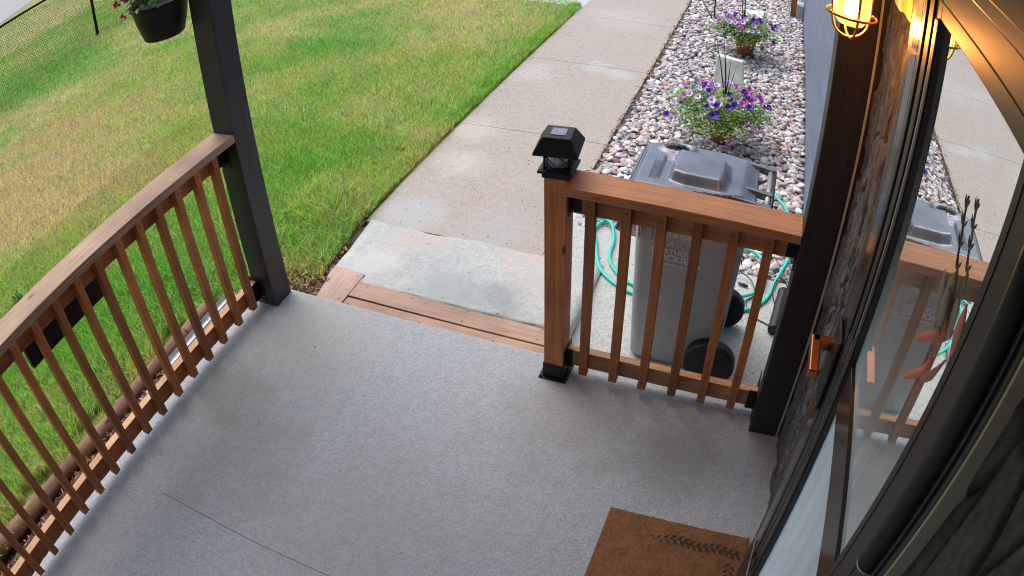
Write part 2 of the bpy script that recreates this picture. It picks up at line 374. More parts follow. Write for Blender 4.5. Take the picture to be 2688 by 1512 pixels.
def npmesh(name, V, F, mat, col=None, smooth=False, parent=None):
    """V (n,3), F (m,k) all polygons of one size, col (n,3) linear point colours"""
    me = bpy.data.meshes.new(name); n, mf, k = len(V), len(F), F.shape[1]
    me.vertices.add(n); me.vertices.foreach_set('co', np.ascontiguousarray(V, dtype=np.float32).ravel())
    me.loops.add(mf * k); me.loops.foreach_set('vertex_index', np.ascontiguousarray(F, dtype=np.int32).ravel())
    me.polygons.add(mf); me.polygons.foreach_set('loop_start', np.arange(0, mf * k, k, dtype=np.int32))
    try: me.polygons.foreach_set('loop_total', np.full(mf, k, dtype=np.int32))
    except Exception: pass
    if smooth: me.polygons.foreach_set('use_smooth', np.ones(mf, dtype=bool))
    me.update(calc_edges=True)
    if col is not None:
        a = me.color_attributes.new('Col', 'FLOAT_COLOR', 'POINT')
        a.data.foreach_set('color', np.concatenate([col, np.ones((n, 1))], 1).astype(np.float32).ravel())
    me.materials.append(mat)
    o = bpy.data.objects.new(name, me); C.objects.link(o)
    if parent is not None: o.parent = parent
    return o
def tag(o, label=None, cat=None, group=None, kind=None):
    for k, v in (('label', label), ('category', cat), ('group', group), ('kind', kind)):
        if v: o[k] = v
    return o
def empty(name, loc, label, cat, group=None, rz=0.0):
    o = bpy.data.objects.new(name, None); C.objects.link(o); o.location = loc; o.empty_display_size = 0.1
    return tag(o, label, cat, group)
def smoothpath(pts, n=8):
    P = [Vector(p) for p in pts]; outp = []
    for i in range(len(P) - 1):
        p0 = P[max(i - 1, 0)]; p1 = P[i]; p2 = P[i + 1]; p3 = P[min(i + 2, len(P) - 1)]
        for k in range(n):
            t = k / n
            outp.append(0.5 * ((2 * p1) + (-p0 + p2) * t + (2 * p0 - 5 * p1 + 4 * p2 - p3) * t * t + (-p0 + 3 * p1 - 3 * p2 + p3) * t ** 3))
    outp.append(P[-1]); return outp
def text(body, size, mat, parent, mat4, extrude=0.0006, offset=0.0, name='lettering', align='CENTER', shear=0.0):
    cu = bpy.data.curves.new(name, 'FONT'); cu.body = body; cu.size = size; cu.extrude = extrude; cu.offset = offset
    cu.align_x = align; cu.shear = shear; cu.materials.append(mat)
    o = bpy.data.objects.new(name, cu); C.objects.link(o); o.parent = parent
    bpy.context.view_layer.update(); dg = bpy.context.evaluated_depsgraph_get()
    me = bpy.data.meshes.new_from_object(o.evaluated_get(dg)); bpy.data.objects.remove(o); me.name = name
    if not me.materials: me.materials.append(mat)
    o = bpy.data.objects.new(name, me); C.objects.link(o); o.parent = parent
    off = Vector((0, 0, 0)); q = parent
    while q is not None: off += q.location; q = q.parent
    mm = mat4.copy(); mm.translation = mm.translation - off; o.matrix_local = mm
    return o
_g = rng.random((64, 64, 8))
def vnoise(x, y, s=1.0, ch=0):
    x = np.asarray(x) * s; y = np.asarray(y) * s
    xi = np.floor(x).astype(int); yi = np.floor(y).astype(int); fx = x - xi; fy = y - yi
    fx = fx * fx * (3 - 2 * fx); fy = fy * fy * (3 - 2 * fy); G = _g[:, :, ch]
    a = G[xi % 64, yi % 64]; b = G[(xi + 1) % 64, yi % 64]; c = G[xi % 64, (yi + 1) % 64]; d = G[(xi + 1) % 64, (yi + 1) % 64]
    return (a * (1 - fx) + b * fx) * (1 - fy) + (c * (1 - fx) + d * fx) * fy
Rn = np.array(R); Cn = np.array(CAM); FP = 1928.458
def inview(P, margin=160):
    """keep only what the picture, or one taken a step to the side, could show"""
    keep = np.zeros(len(P), bool)
    for sx, sy in ((0, 0), (-0.5, 0), (0, -0.5)):
        d = (P - (Cn + np.array([sx, sy, 0]))) @ Rn; L = np.linalg.norm(d, axis=1); th = np.arccos(-d[:, 2] / L); r = th.copy()
        for _ in range(8): r = th / (1 + .133 * r * r + .0213 * r ** 4)
        s = np.hypot(d[:, 0], d[:, 1]) + 1e-9
        x = 1344 + FP * r * d[:, 0] / s; y = 756 - FP * r * d[:, 1] / s
        keep |= (x > -margin) & (x < 2688 + margin) & (y > -margin) & (y < 1512 + margin) & (th < 1.2)
    return keep

ZG = -0.14
# ================================================================== SETTING
g = MB().box(-60, 60, -60, 60, -0.6, ZG - 0.03); go = g.build('ground', M['soil']); tag(go, kind='structure')
# porch slab
pf = MB().box(-0.03, 2.752, -5, 0.16, -0.40, 0.0).build('porch_floor', M['porch'], bevel=0.012); tag(pf, kind='structure')
pts = [(0.33 + i * 0.0325, -1.275 + 0.0012 * (random.random() - .5) + 0.0015 * math.sin(i * .3), 0.0008) for i in range(60)]
cr = MB()
for a, b in zip(pts[:-1], pts[1:]): cr.add([(a[0], a[1] - .0013, a[2]), (b[0], b[1] - .0013, b[2]), (b[0], b[1] + .0013, b[2]), (a[0], a[1] + .0013, a[2])], [(0, 1, 2, 3)])
cr.build('hairline_crack', M['rubber'], pf)
# sidewalk: slabs with open joints
sw = MB(); ys = [1.05, 2.52, 4.08, 5.62, 7.15, 8.7, 10.3, 12]
for a, b in zip(ys[:-1], ys[1:]): sw.box(0.068, 1.25, a + .002, b - .002, -0.3, ZG)
swo = sw.build('sidewalk', M['walk'], bevel=0.003); tag(swo, kind='structure')
zr = lambda x, y: ZG + 0.012 + (0.085) * max(0.0, min(1.0, (1.045 - y) / 0.66))
rp = MB(); n = 26; rows = []
def rampedge(y): return 0.25 - (y - 0.2) * 0.14 if y < .7 else 0.18 - (y - .7) * .2
V = []; 
for j in range(n):
    y = 0.375 + (1.046 - 0.375) * j / (n - 1)
    for i in range(n):
        x0 = rampedge(y); x = x0 + (1.62 - x0) * i / (n - 1)
        edge = 0.012 * math.sin(9 * x) + 0.02 * (vnoise(x, 0, 7, 1) - .5) if j == n - 1 else 0
        edge2 = 0.025 * (vnoise(x, 3, 9, 1) - .5) if j == 0 else 0
        V.append((x, y + edge + edge2, zr(x, y) + 0.006 * (vnoise(x, y, 9, 2) - .5)))
F = [(j * n + i, j * n + i + 1, (j + 1) * n + i + 1, (j + 1) * n + i) for j in range(n - 1) for i in range(n - 1)]
k0 = len(V); bord = [i for i in range(n)] + [j * n + n - 1 for j in range(1, n)] + [(n - 1) * n + i for i in range(n - 2, -1, -1)] + [j * n for j in range(n - 2, 0, -1)]
V += [(V[i][0], V[i][1], -0.3) for i in bord]; L = len(bord)
F += [(bord[(i + 1) % L], bord[i], k0 + i, k0 + (i + 1) % L) for i in range(L)]
rp.add(V, F, True); ro = rp.build('ramp', M['ramp']); tag(ro, kind='structure')
pad = MB().prism([(1.622, 0.165), (2.80, 0.165), (2.80, 1.27), (2.38, 1.285), (1.62, 1.44), (1.45, 1.56), (1.254, 1.45), (1.254, 1.05), (1.622, 1.05)], -0.3, ZG + 0.006).build('concrete_pad', M['pad'], bevel=0.006); tag(pad, kind='structure')
pad2 = MB().box(1.40, 1.58, 1.462, 1.60, -0.3, ZG + 0.012).build('pad_corner_block', M['pad'], pad, bevel=0.004)
gb = MB().prism([(1.252, 1.0), (2.9, 1.0), (2.9, 12), (1.252, 12)], -0.3, ZG - 0.02).build('gravel_bed', M['gravelbed']); tag(gb, kind='structure')
ap = MB().prism([(-3, 6.3), (-0.1, 6.0), (0.064, 5.6), (0.064, 12), (-3, 12)], -0.3, ZG - 0.004).build('driveway', M['far_apron']); tag(ap, kind='structure')
rd = MB().prism([(-15.3, 6.3), (-17.2, 9.6), (-40, 60), (-60, 60), (-60, -20), (-15.0, -20)], -0.3, ZG + 0.0).build('road', M['asphalt']); tag(rd, kind='structure')
sb = MB().prism([(-.34, -5), (-0.032, -5), (-0.032, .16), (.2, .165), (0.12, 1.0), (-.02, .9), (-.05, .3), (-.34, .1)], -0.3, ZG + 0.004).build('soil_bed', M['soil']); tag(sb, kind='structure')

# ---------------- grass
def dryness(x, y):
    d = 0.55 * vnoise(x, y, 0.9, 0) + 0.30 * vnoise(x + 9, y, 2.7, 1) + 0.15 * vnoise(x, y + 5, 7, 2) - 0.5
    for cx, cy, r, a in ((-4.2, 1.2, 1.6, .45), (-3.6, .4, 1.2, .38), (-2.5, .9, 1.0, .18), (-3.1, 2.1, .9, .2), (-0.7, 4.3, 1.0, .18), (-1.6, 4.4, .8, .12),
                         (-6.1, 3.3, 1.1, -.25), (-2.3, 3.1, 1.0, -.30), (-2.3, 4.5, .8, -.35), (-2.9, 1.8, .5, -.28), (-0.3, 1.5, .7, -.30), (-1.2, .3, .9, -.25), (-1.0, -1.0, .9, -.22), (-8, 3, 1.3, -.5),
                         (-0.36, -.6, .28, .25), (-.1, .35, .2, .4), (-.15, 2.6, .25, -.15)):
        d = d + a * np.exp(-((x - cx) ** 2 + (y - cy) ** 2) / (r * r))
    # mowing streaks running diagonally
    d = d + 0.10 * np.sin((x * 0.75 - y * 0.66) * 5.2 + 2 * vnoise(x, y, .7, 3))
    return np.clip(d + 0.40, 0, 1)
GREEN = np.array([0.23, 0.58, 0.055]); YGRN = np.array([0.56, 0.74, 0.11]); STRAW = np.array([0.76, 0.62, 0.32]); BLUEG = np.array([0.13, 0.42, 0.13])
def blades(n, box, hfun, wfun, seg=True):
    x = rng.uniform(box[0], box[1], n); y = rng.uniform(box[2], box[3], n)
    ok = ~((x > 0.05) & (y > 1)) & ~((x > -0.40) & (y < 0.02)) & ~((x > .15 - (y - .2) * .12) & (y < 1.05)) & ~((x > -.05) & (y < .42) & (rng.random(n) < .85))
    ok &= ~((x > -0.1) & (y > 6.0))
    ok &= ~((x < -14.6) & (y > 3))
    ok &= (vnoise(x, y, 6, 6) > 0.30 * np.exp(-((x + .42) / .12) ** 2)) | (x < -.6) | (y > .02)
    P = np.stack([x, y, np.full(n, ZG)], 1); ok &= inview(P)
    P = P[ok]; x, y = P[:, 0], P[:, 1]; n = len(x); d = dryness(x, y)
    h = hfun(x, y) * rng.uniform(.55, 1.25, n); w = wfun(x, y) * rng.uniform(.7, 1.3, n)
    a = rng.uniform(0, 2 * PI, n); lean = rng.uniform(.15, .95, n) * h; la = rng.uniform(0, 2 * PI, n)
    sx, sy = np.cos(a) * w / 2, np.sin(a) * w / 2; lx, ly = np.cos(la) * lean, np.sin(la) * lean
    straw = rng.random(n) < (0.08 + 0.85 * d ** 1.3); t = np.clip(d * 1.15 + rng.normal(0, .16, n), 0, 1)[:, None]
    col = GREEN * (1 - t) + YGRN * t; bl = rng.random(n) < .22 * (1 - d); col[bl] = BLUEG
    col[straw] = STRAW * rng.uniform(.6, 1.15, (straw.sum(), 1)); col *= rng.uniform(.45, 1.45, (n, 1)); col = np.clip(col, 0, .9)
    z = P[:, 2]
    if seg:
        v = np.stack([np.stack([x - sx, y - sy, z], 1), np.stack([x + sx, y + sy, z], 1),
                      np.stack([x + lx * .35 + sx * .8, y + ly * .35 + sy * .8, z + h * .6], 1), np.stack([x + lx * .35 - sx * .8, y + ly * .35 - sy * .8, z + h * .6], 1),
                      np.stack([x + lx, y + ly, z + h * .92], 1)], 1)
        b = np.arange(n)[:, None] * 5; f = np.concatenate([b + np.array([0, 1, 2]), b + np.array([0, 2, 3]), b + np.array([3, 2, 4])]); k = 5
    else:
        v = np.stack([np.stack([x - sx, y - sy, z], 1), np.stack([x + sx, y + sy, z], 1), np.stack([x + lx, y + ly, z + h * .9], 1)], 1)
        b = np.arange(n)[:, None] * 3; f = b + np.array([0, 1, 2]); k = 3
    return v.reshape(-1, 3), f, np.repeat(col, k, 0)
def tall(x, y):
    e = 0.028 + 0.045 * np.exp(-((x + .75) / .55) ** 2) * (y < 1.2) + .06 * np.exp(-(((x - 0.0) / .22) ** 2 + ((y - .95) / .6) ** 2)) + .012 * vnoise(x, y, 3, 4)
    return e + 0.03 * np.clip(vnoise(x, y, 5, 5) - .6, 0, 1)
parts = [blades(16000, (-1.15, -.405, -3.0, .25), lambda x, y: .055 + .07 * vnoise(x, y, 4, 7), lambda x, y: .0062 + 0 * x),
         blades(9000, (-.50, .14, .28, 1.45), lambda x, y: .05 + .09 * vnoise(x, y, 5, 7), lambda x, y: .0070 + 0 * x),
         blades(16000, (-.10, .05, 1.05, 7), lambda x, y: .030 + .045 * vnoise(x, y, 6, 7), lambda x, y: .0055 + 0 * x),
         blades(9000, (-6, .0, 0, 6), lambda x, y: .02 + .075 * np.clip(vnoise(x, y, 5, 5) - .45, 0, 1), lambda x, y: .0080 + 0 * x),
         blades(160000, (-2.6, 0.13, -3.2, 2.2), tall, lambda x, y: 0.0042 + 0 * x),
         blades(115000, (-5.2, 0.05, -1.2, 4.2), lambda x, y: .030 + .01 * vnoise(x, y, 3, 4), lambda x, y: 0.0055 + 0 * x, False),
         blades(210000, (-10.5, 0.05, -2, 8.5), lambda x, y: .036 + .01 * vnoise(x, y, 3, 4), lambda x, y: 0.009 + 0 * x, False),
         blades(90000, (-24, -6.5, -2, 20), lambda x, y: .06 + 0 * x, lambda x, y: 0.020 + 0 * x, False)]
Vs, Fs, Cs = [], [], []; k = 0
for v, f, c in parts: Vs.append(v); Fs.append(f + k); Cs.append(c); k += len(v)
gr = npmesh('lawn_grass', np.concatenate(Vs), np.concatenate(Fs), M['grass'], np.concatenate(Cs))
tag(gr, 'patchy green and straw coloured lawn beyond the wooden railing', 'grass', kind='stuff')
# turf sheet under the blades, slightly uneven
nx, ny = 260, 240
gx = np.concatenate([np.linspace(-24, -6, 60, endpoint=False), np.linspace(-6, 0.063, nx - 60)]); gy = np.linspace(-5, 22, ny)
X, Y = np.meshgrid(gx, gy, indexing='ij'); Z = np.full_like(X, ZG - 0.012) + .006 * vnoise(X, Y, 3, 1)
hole = ((X > -0.45) & (Y < 0.12))
Vt = np.stack([X.ravel(), Y.ravel(), np.where(hole, ZG - .05, Z).ravel()], 1)
idx = np.arange(nx * ny).reshape(nx, ny); Ft = np.stack([idx[:-1, :-1].ravel(), idx[1:, :-1].ravel(), idx[1:, 1:].ravel(), idx[:-1, 1:].ravel()], 1)
dd = dryness(Vt[:, 0], Vt[:, 1])[:, None]; colT = (np.array([.14, .20, .03]) * (1 - dd) + np.array([.36, .28, .12]) * dd) * (0.8 + .4 * vnoise(Vt[:, 0], Vt[:, 1], 9, 3))[:, None]
tf = npmesh('turf', Vt, Ft, M['chips'], colT, True); tag(tf, kind='structure')

# ---------------- river rock
def ico(sub):
    bm = bmesh.new(); bmesh.ops.create_icosphere(bm, subdivisions=sub, radius=1.0)
    v = np.array([p.co[:] for p in bm.verts]); f = np.array([[q.index for q in t.verts] for t in bm.faces]); bm.free(); return v, f
ROCKC = np.array([[.60, .53, .50], [.74, .72, .70], [.42, .38, .37], [.56, .40, .36], [.48, .36, .35], [.86, .84, .82], [.34, .35, .38], [.44, .47, .43], [.58, .50, .40], [.50, .27, .16], [.36, .29, .31], [.47, .44, .48]])
ROCKP = np.array([.16, .16, .12, .12, .09, .10, .07, .06, .05, .008, .05, .052]); ROCKP /= ROCKP.sum()
def rocks(px, py, pz, size, sub, parent=None):
    bv, bf = ico(sub); n = len(px); protos = []
    for k in range(14):
        a = rng.normal(size=(5, 3)); v = bv.copy(); dsp = np.zeros(len(v))
        for q in a: dsp += 0.09 * np.sin(v @ (q * 1.6) + rng.uniform(0, 6))
        nrm = rng.normal(size=(5, 3)); nrm /= np.linalg.norm(nrm, axis=1, keepdims=True)
        for q in nrm:                                                       # flatten facets
            dcut = rng.uniform(.50, .82); pr = v @ q; over = pr > dcut; v[over] -= np.outer(pr[over] - dcut, q) * .8
        protos.append(v * (1 + dsp[:, None]))
    protos = np.array(protos); pi = rng.integers(0, 14, n)
    s = size * rng.uniform(.7, 1.35, n); ax = np.stack([s, s * rng.uniform(.6, .95, n), s * rng.uniform(.38, .62, n)], 1)
    v = protos[pi] * ax[:, None, :]
    yaw = rng.uniform(0, 2 * PI, n); tilt = rng.normal(0, .32, n); cy, sy = np.cos(yaw), np.sin(yaw); ct, st = np.cos(tilt), np.sin(tilt)
    y1 = v[:, :, 1] * ct[:, None] - v[:, :, 2] * st[:, None]; z1 = v[:, :, 1] * st[:, None] + v[:, :, 2] * ct[:, None]; x1 = v[:, :, 0]
    x2 = x1 * cy[:, None] - y1 * sy[:, None]; y2 = x1 * sy[:, None] + y1 * cy[:, None]
    W = np.stack([x2 + px[:, None], y2 + py[:, None], z1 + pz[:, None]], 2)
    c = ROCKC[rng.choice(len(ROCKC), n, p=ROCKP)] * rng.uniform(.75, 1.35, (n, 1)) * np.array([1.0, 1.02, 1.06]); c = np.clip(c, 0, .85)
    f = bf[None] + (np.arange(n) * len(bv))[:, None, None]
    return W.reshape(-1, 3), f.reshape(-1, 3), np.repeat(c, len(bv), 0)
def bedmask(x, y):
    edge = np.where(x < 1.6, 1.56, 1.60 - (x - 1.6) * .26)
    edge = np.where(x > 2.38, 1.31, np.where(x < 1.40, 1.42, edge))
    return (x > 1.285 + .02 * (vnoise(x, y, 8, 1) - .5)) & (x < 2.745) & (y > edge)
def rockfield(y0, y1, step, size, sub):
    xs = np.arange(1.26, 2.76, step); yy = np.arange(y0, y1, step * .87); X, Y = np.meshgrid(xs, yy)
    X[1::2] += step / 2; out_ = []
    for lay, dz in ((0, -0.012), (1, 0.006)):
        x = X.ravel() + rng.normal(0, step * .22, X.size) + lay * step * .5; y = Y.ravel() + rng.normal(0, step * .22, X.size)
        ok = bedmask(x, y) & (rng.random(x.size) < (1.0 if lay == 0 else .62)); x, y = x[ok], y[ok]
        z = ZG + dz + .01 * (vnoise(x, y, 3, 3) - .5) + rng.normal(0, .003, len(x)) - .006
        out_.append(rocks(x, y, z, size, sub))
    return out_
allr = rockfield(1.2, 4.0, .046, .0280, 3) + rockfield(4.0, 9.5, .048, .0285, 2)
Vs, Fs, Cs = [], [], []; k = 0
for v, f, c in allr: Vs.append(v); Fs.append(f + k); Cs.append(c); k += len(v)
rk = npmesh('river_gravel', np.concatenate(Vs), np.concatenate(Fs), M['rocks'], np.concatenate(Cs), True)
tag(rk, 'bed of rounded pink, grey and white river rock between walk and house', 'gravel', kind='stuff')
# bark mulch and a few stones under the left railing
n = 5200; x = rng.uniform(-.33, -.035, n); y = rng.uniform(-3.0, .12, n)
x2 = rng.uniform(-.14, .22, 1500); y2 = rng.uniform(.17, .8, 1500); ok = x2 < rampedge(.5) - (y2 - .2) * .14 - .01; x = np.concatenate([x, x2[ok]]); y = np.concatenate([y, y2[ok]]); x3 = rng.normal(1.268, .020, 420); y3 = rng.uniform(1.5, 7, 420); x4 = rng.uniform(1.27, 2.7, 500); y4 = rng.uniform(1.6, 6, 500); x = np.concatenate([x, x3, x4]); y = np.concatenate([y, y3, y4]); n = len(x); lift = np.where(x > 1.29, .022, 0.0)
z = np.full(n, ZG + .006) + lift + rng.uniform(0, .02, n); a = rng.uniform(0, 2 * PI, n); L_ = rng.uniform(.006, .022, n); W_ = rng.uniform(.002, .006, n)
ux, uy = np.cos(a), np.sin(a); tz = rng.normal(0, .006, n)
v = np.stack([np.stack([x - ux * L_ - uy * W_, y - uy * L_ + ux * W_, z - tz], 1), np.stack([x + ux * L_ - uy * W_, y + uy * L_ + ux * W_, z + tz], 1),
              np.stack([x + ux * L_ + uy * W_, y + uy * L_ - ux * W_, z + tz + .003], 1), np.stack([x - ux * L_ + uy * W_, y - uy * L_ - ux * W_, z - tz + .003], 1)], 1)
cc = np.array([[.14, .06, .04], [.22, .09, .06], [.07, .04, .03], [.30, .17, .10], [.33, .26, .14]])[rng.integers(0, 5, n)] * rng.uniform(.6, 1.3, (n, 1))
mu = npmesh('bark_mulch', v.reshape(-1, 3), np.arange(n * 4).reshape(n, 4), M['chips'], np.repeat(cc, 4, 0)); tag(mu, 'reddish bark mulch and chips beside the porch slab', 'mulch', kind='stuff')
n = 120; x = rng.uniform(-.30, -.05, n); y = rng.uniform(-2.9, -.3, n)
v, f, c = rocks(x, y, np.full(n, ZG + .014), np.full(n, .016), 2); c = np.clip(c * 1.15, 0, .85)
pb = npmesh('pebbles', v, f, M['rocks'], c, True); tag(pb, 'scattered pale pebbles on the bark mulch', 'pebbles', kind='stuff')
# twigs and dirt specks on the walk
n = 260; x = rng.uniform(.15, 2.6, n); y = np.where(rng.random(n) < .97, rng.uniform(.5, 6, n), rng.uniform(-1.5, .1, n)); x = np.where(y > 1.4, np.minimum(x, rng.uniform(.1, 1.2, n)), x)
z = np.where(y < .16, .0015, np.where((y < 1.06) & (x < 1.62), ZG + .1, ZG + .002)); ok = ~((y > .1) & (y < 1.06) & (x < 1.7)); x, y, z = x[ok], y[ok], z[ok]
v, f, c = rocks(x, y, z, np.full(len(x), .0042), 1); c[:] = np.array([.07, .05, .04])
dbs = npmesh('walk_debris', v, f, M['chips'], c); tag(dbs, 'tiny dark specks of debris on the concrete', 'debris', kind='stuff')

# ================================================================== HOUSE
hs = empty('house', (2.76, 0.0, 0.0), 'house front with blue grey siding, ledge stone and a dark bronze storm door', 'house')
MB().box(2.757, 2.95, 0.125, 13, -0.3, 3.3).build('siding_wall', M['siding'], hs)
sd = MB()
for k in range(70):
    y_, z_ = random.uniform(.3, 7), random.uniform(-.1, 3.0); L_ = random.uniform(.02, .06)
    sd.box(2.7560, 2.7572, y_, y_ + L_, z_, z_ + random.uniform(.002, .005))
sd.build('grain_nick', M['frame'], hs)['kind'] = 'stuff'
def ledge(name, y0, y1, z0, z1, x, mat, amp, cellw, cellh, res, seed, xb, wq=1.0):
    r = np.random.default_rng(seed); ny = int((y1 - y0) / res) + 1; nz = int((z1 - z0) / res) + 1
    yy = np.linspace(y0, y1, ny); zz = np.linspace(z0, z1, nz); Y, Z = np.meshgrid(yy, zz, indexing='ij')
    N = max(6, int((y1 - y0) * (z1 - z0) / (cellw * cellh))); sy = r.uniform(y0 - .05, y1 + .05, N); sz = r.uniform(z0 - .1, z1 + .1, N)
    base = r.uniform(-.5, .5, N); gy_ = r.normal(0, 1, N); gz_ = r.normal(0, .5, N); sh = .35
    best = np.full(Y.shape, 1e9); sec = np.full(Y.shape, 1e9); H = np.zeros(Y.shape); BI = np.zeros(Y.shape)
    wy = Y + wq * .02 * (vnoise(Y, Z, 14, 1) - .5); wz = Z + wq * .06 * (vnoise(Y, Z, 9, 2) - .5)
    for i in range(N):
        dy = (wy - sy[i]) / cellw; dz = (wz - sz[i] + sh * (wy - sy[i])) / cellh; d = np.hypot(dy, dz); h = base[i] + .5 * gy_[i] * dy + .5 * gz_[i] * dz
        m_ = d < best; sec = np.where(m_, best, np.minimum(sec, d)); best = np.where(m_, d, best); H = np.where(m_, h, H); BI = np.where(m_, base[i], BI)
    gap = np.clip((sec - best) / .12, 0, 1)
    Hh = amp * (np.clip(H, -1, 1) * .6 + wq * .45 * (vnoise(Y, Z * .5, 22, 3) - .5) + .25 * (vnoise(Y, Z * .5, 60, 4) - .5)) - amp * .8 * (1 - gap)
    V = np.stack([x - Hh.ravel(), Y.ravel(), Z.ravel()], 1); idx = np.arange(ny * nz).reshape(ny, nz)
    F = np.stack([idx[:-1, :-1].ravel(), idx[:-1, 1:].ravel(), idx[1:, 1:].ravel(), idx[1:, :-1].ravel()], 1)[:, ::-1]
    V = V - np.array(hs.location)
    # closed slab behind
    nb = len(V); B = np.array([[xb, y0, z0], [xb, y1, z0], [xb, y1, z1], [xb, y0, z1]]) - np.array(hs.location)
    jc = np.clip(.06 + .94 * np.clip((sec - best - .03) / .16, 0, 1), 0, 1).ravel()[:, None] * (.95 + .75 * BI.ravel()[:, None])
    o = npmesh(name, V, F, mat, np.repeat(jc, 3, 1), False, hs); return o
ledge('stone_veneer', -0.90, -0.016, -0.02, 2.9, 2.734, M['stone'], .020, .055, .17, .004, 3, 2.76)
MB().box(2.7165, 2.757, -.0155, .130, -.02, 2.9).build('corner_board', M['post_brown'], hs)
ledge('stone_veneer', -3.2, -1.7215, -0.02, 2.9, 2.6735, M['stone2'], .0080, .060, .30, .004, 11, 2.76, .25)
MB().box(2.757, 2.95, -3.8, -1.70, -.3, 3.3).box(2.757, 2.95, -.87, .125, -.3, 3.3).box(2.757, 2.95, -1.70, -.87, 2.32, 3.3).build('sheathing', M['interior_dark'], hs)
MB().box(2.714, 2.7225, -.0235, -.0145, 0.0, 2.9).build('corner_bead', M['beige'], hs)
# frame of the door, standing proud of the stone
MB().box(2.651, 2.76, -.885, -.842, 0, 2.228).box(2.654, 2.76, -1.714, -1.648, 0, 2.228).box(2.650, 2.76, -1.714, -.842, 2.228, 2.285).build('door_frame', M['frame'], hs, bevel=.003)
MB().box(2.650, 2.75, -.9425, -.8855, .47, 2.2275).box(2.650, 2.75, -.957, -.9445, .47, 2.2275).build('jamb_cover', M['frame_gloss'], hs, bevel=.0015)
MB().box(2.645, 2.651, -1.73, -.835, 2.252, 2.30).build('frame_moulding', M['rubber'], hs, bevel=.003)
MB().box(2.6545, 2.757, -1.7200, -1.7145, 0, 2.9).build('trim_strip', M['beige'], hs, bevel=.001)
MB().box(2.652, 2.757, -1.66, -.842, 0, .455).build('kick_plate', M['frame'], hs, bevel=.004)
MB().box(2.648, 2.70, -1.66, -.86, .455, .466).build('threshold', M['frame_gloss'], hs, bevel=.002)
MB().box(2.6465, 2.6485, -1.66, -.97, .459, .467).build('threshold_edge', M['silver'], hs)
MB().box(2.690, 2.757, -3.6, -.84, 2.31, 2.50).build('head_board', M['rubber'], hs, bevel=.004)
gsk = MB().tube([(2.650, -1.667, 1.632), (2.650, -1.667, 2.225)], .017, 16).build('screen_housing', M['rubber'], hs)
MB().lathe((2.650, -1.667, 1.629), [(.0175, 0), (.0175, .004)], 16).build('end_ring', M['silver'], gsk)
MB().box(2.6505, 2.66, -1.700, -1.694, 0, 2.22).build('rubber_seal', M['rubber'], hs)
# storm door
XS = 2.655
sdo = MB().box(XS, 2.685, -1.074, -.9575, .467, 2.2275).box(XS, 2.685, -1.6475, -1.550, .467, 2.2275).box(XS, 2.685, -1.550, -1.074, 2.147, 2.2275).box(XS, 2.685, -1.550, -1.074, .467, .50).build('storm_door', M['frame'], hs, bevel=.002)
MB().box(XS + .003, 2.683, -1.5495, -1.0745, 1.320, 1.430).build('mid_rail', M['frame_gloss'], sdo, bevel=.002)
MB().box(XS - .0012, XS, -1.5725, -1.571, .5, 2.22).box(XS - .0012, XS, -1.63, -.98, 2.1755, 2.1775).box(XS - .0012, XS, -1.631, -1.6285, .5, 2.2).build('reveal_line', M['rubber'], sdo)
MB().box(XS - .003, XS, -.985, -.981, .545, 1.43).box(XS - .003, XS, -1.038, -1.034, .60, 1.46).build('glazing_bead', M['silver'], sdo)
MB().box(XS - .003, XS, -1.050, -1.043, 1.475, 2.14).build('glazing_bead', M['bar_grey'], sdo)
MB().box(XS - .006, XS, -.978, -.960, .50, 2.2).box(XS - .004, XS, -1.028, -.992, .50, 2.2).box(XS - .004, XS, -1.072, -1.052, .50, 2.145).build('weather_seal', M['rubber'], sdo, bevel=.002)
for z0, z1 in ((1.4305, 2.1465), (.5005, 1.3195)):
    tx = lambda z: 2.6690 + (1.0 - z) * .0039
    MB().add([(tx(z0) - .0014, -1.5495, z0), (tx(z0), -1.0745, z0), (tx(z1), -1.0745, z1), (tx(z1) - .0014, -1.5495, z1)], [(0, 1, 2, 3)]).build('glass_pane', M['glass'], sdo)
hd = MB().box(2.590, XS, -.898, -.874, 1.296, 1.322).box(2.586, 2.611, -1.000, -.874, 1.295, 1.322)
hd.build('handle', M['copper_handle'], sdo, bevel=.004)
MB().box(XS - .017, XS - .006, -.975, -.875, 1.18, 1.39).build('lock_plate', M['black_metal'], sdo, bevel=.005)
# main door behind the glass
ed = MB().box(2.760, 2.80, -1.68, -.90, .46, 2.25).build('entry_door', M['door_white'], hs)
MB().box(2.750, 2.7598, -1.60, -.98, .55, .80).box(2.750, 2.7598, -1.60, -.98, .86, 1.12).build('raised_panel', M['door_white'], ed, bevel=.006)
MB().box(2.755, 2.7595, -1.60, -.98, 1.48, 2.15).build('dark_glazing', M['rubber'], ed)
MB().box(2.80, 2.95, -1.69, -.88, .4, 2.31).box(2.686, 2.80, -.90, -.886, .456, 2.31).box(2.686, 2.80, -1.70, -1.68, .456, 2.31).box(2.686, 2.80, -1.68, -.9, 2.2505, 2.31).build('jamb', M['interior_dark'], hs)
# porch roof
rf = empty('porch_roof', (1.2, -2, 2.55), 'dark board soffit of the porch roof above the slab', 'porch roof')
MB().box(-0.25, 2.69, -5.2, 0.28, 2.62, 2.70).build('soffit', M['post_brown'], rf)
MB().box(-0.02, 0.16, -5.2, 0.16, 2.45, 2.62).box(.16, 2.69, 0.0, .14, 2.45, 2.62).build('beam', M['post'], rf)

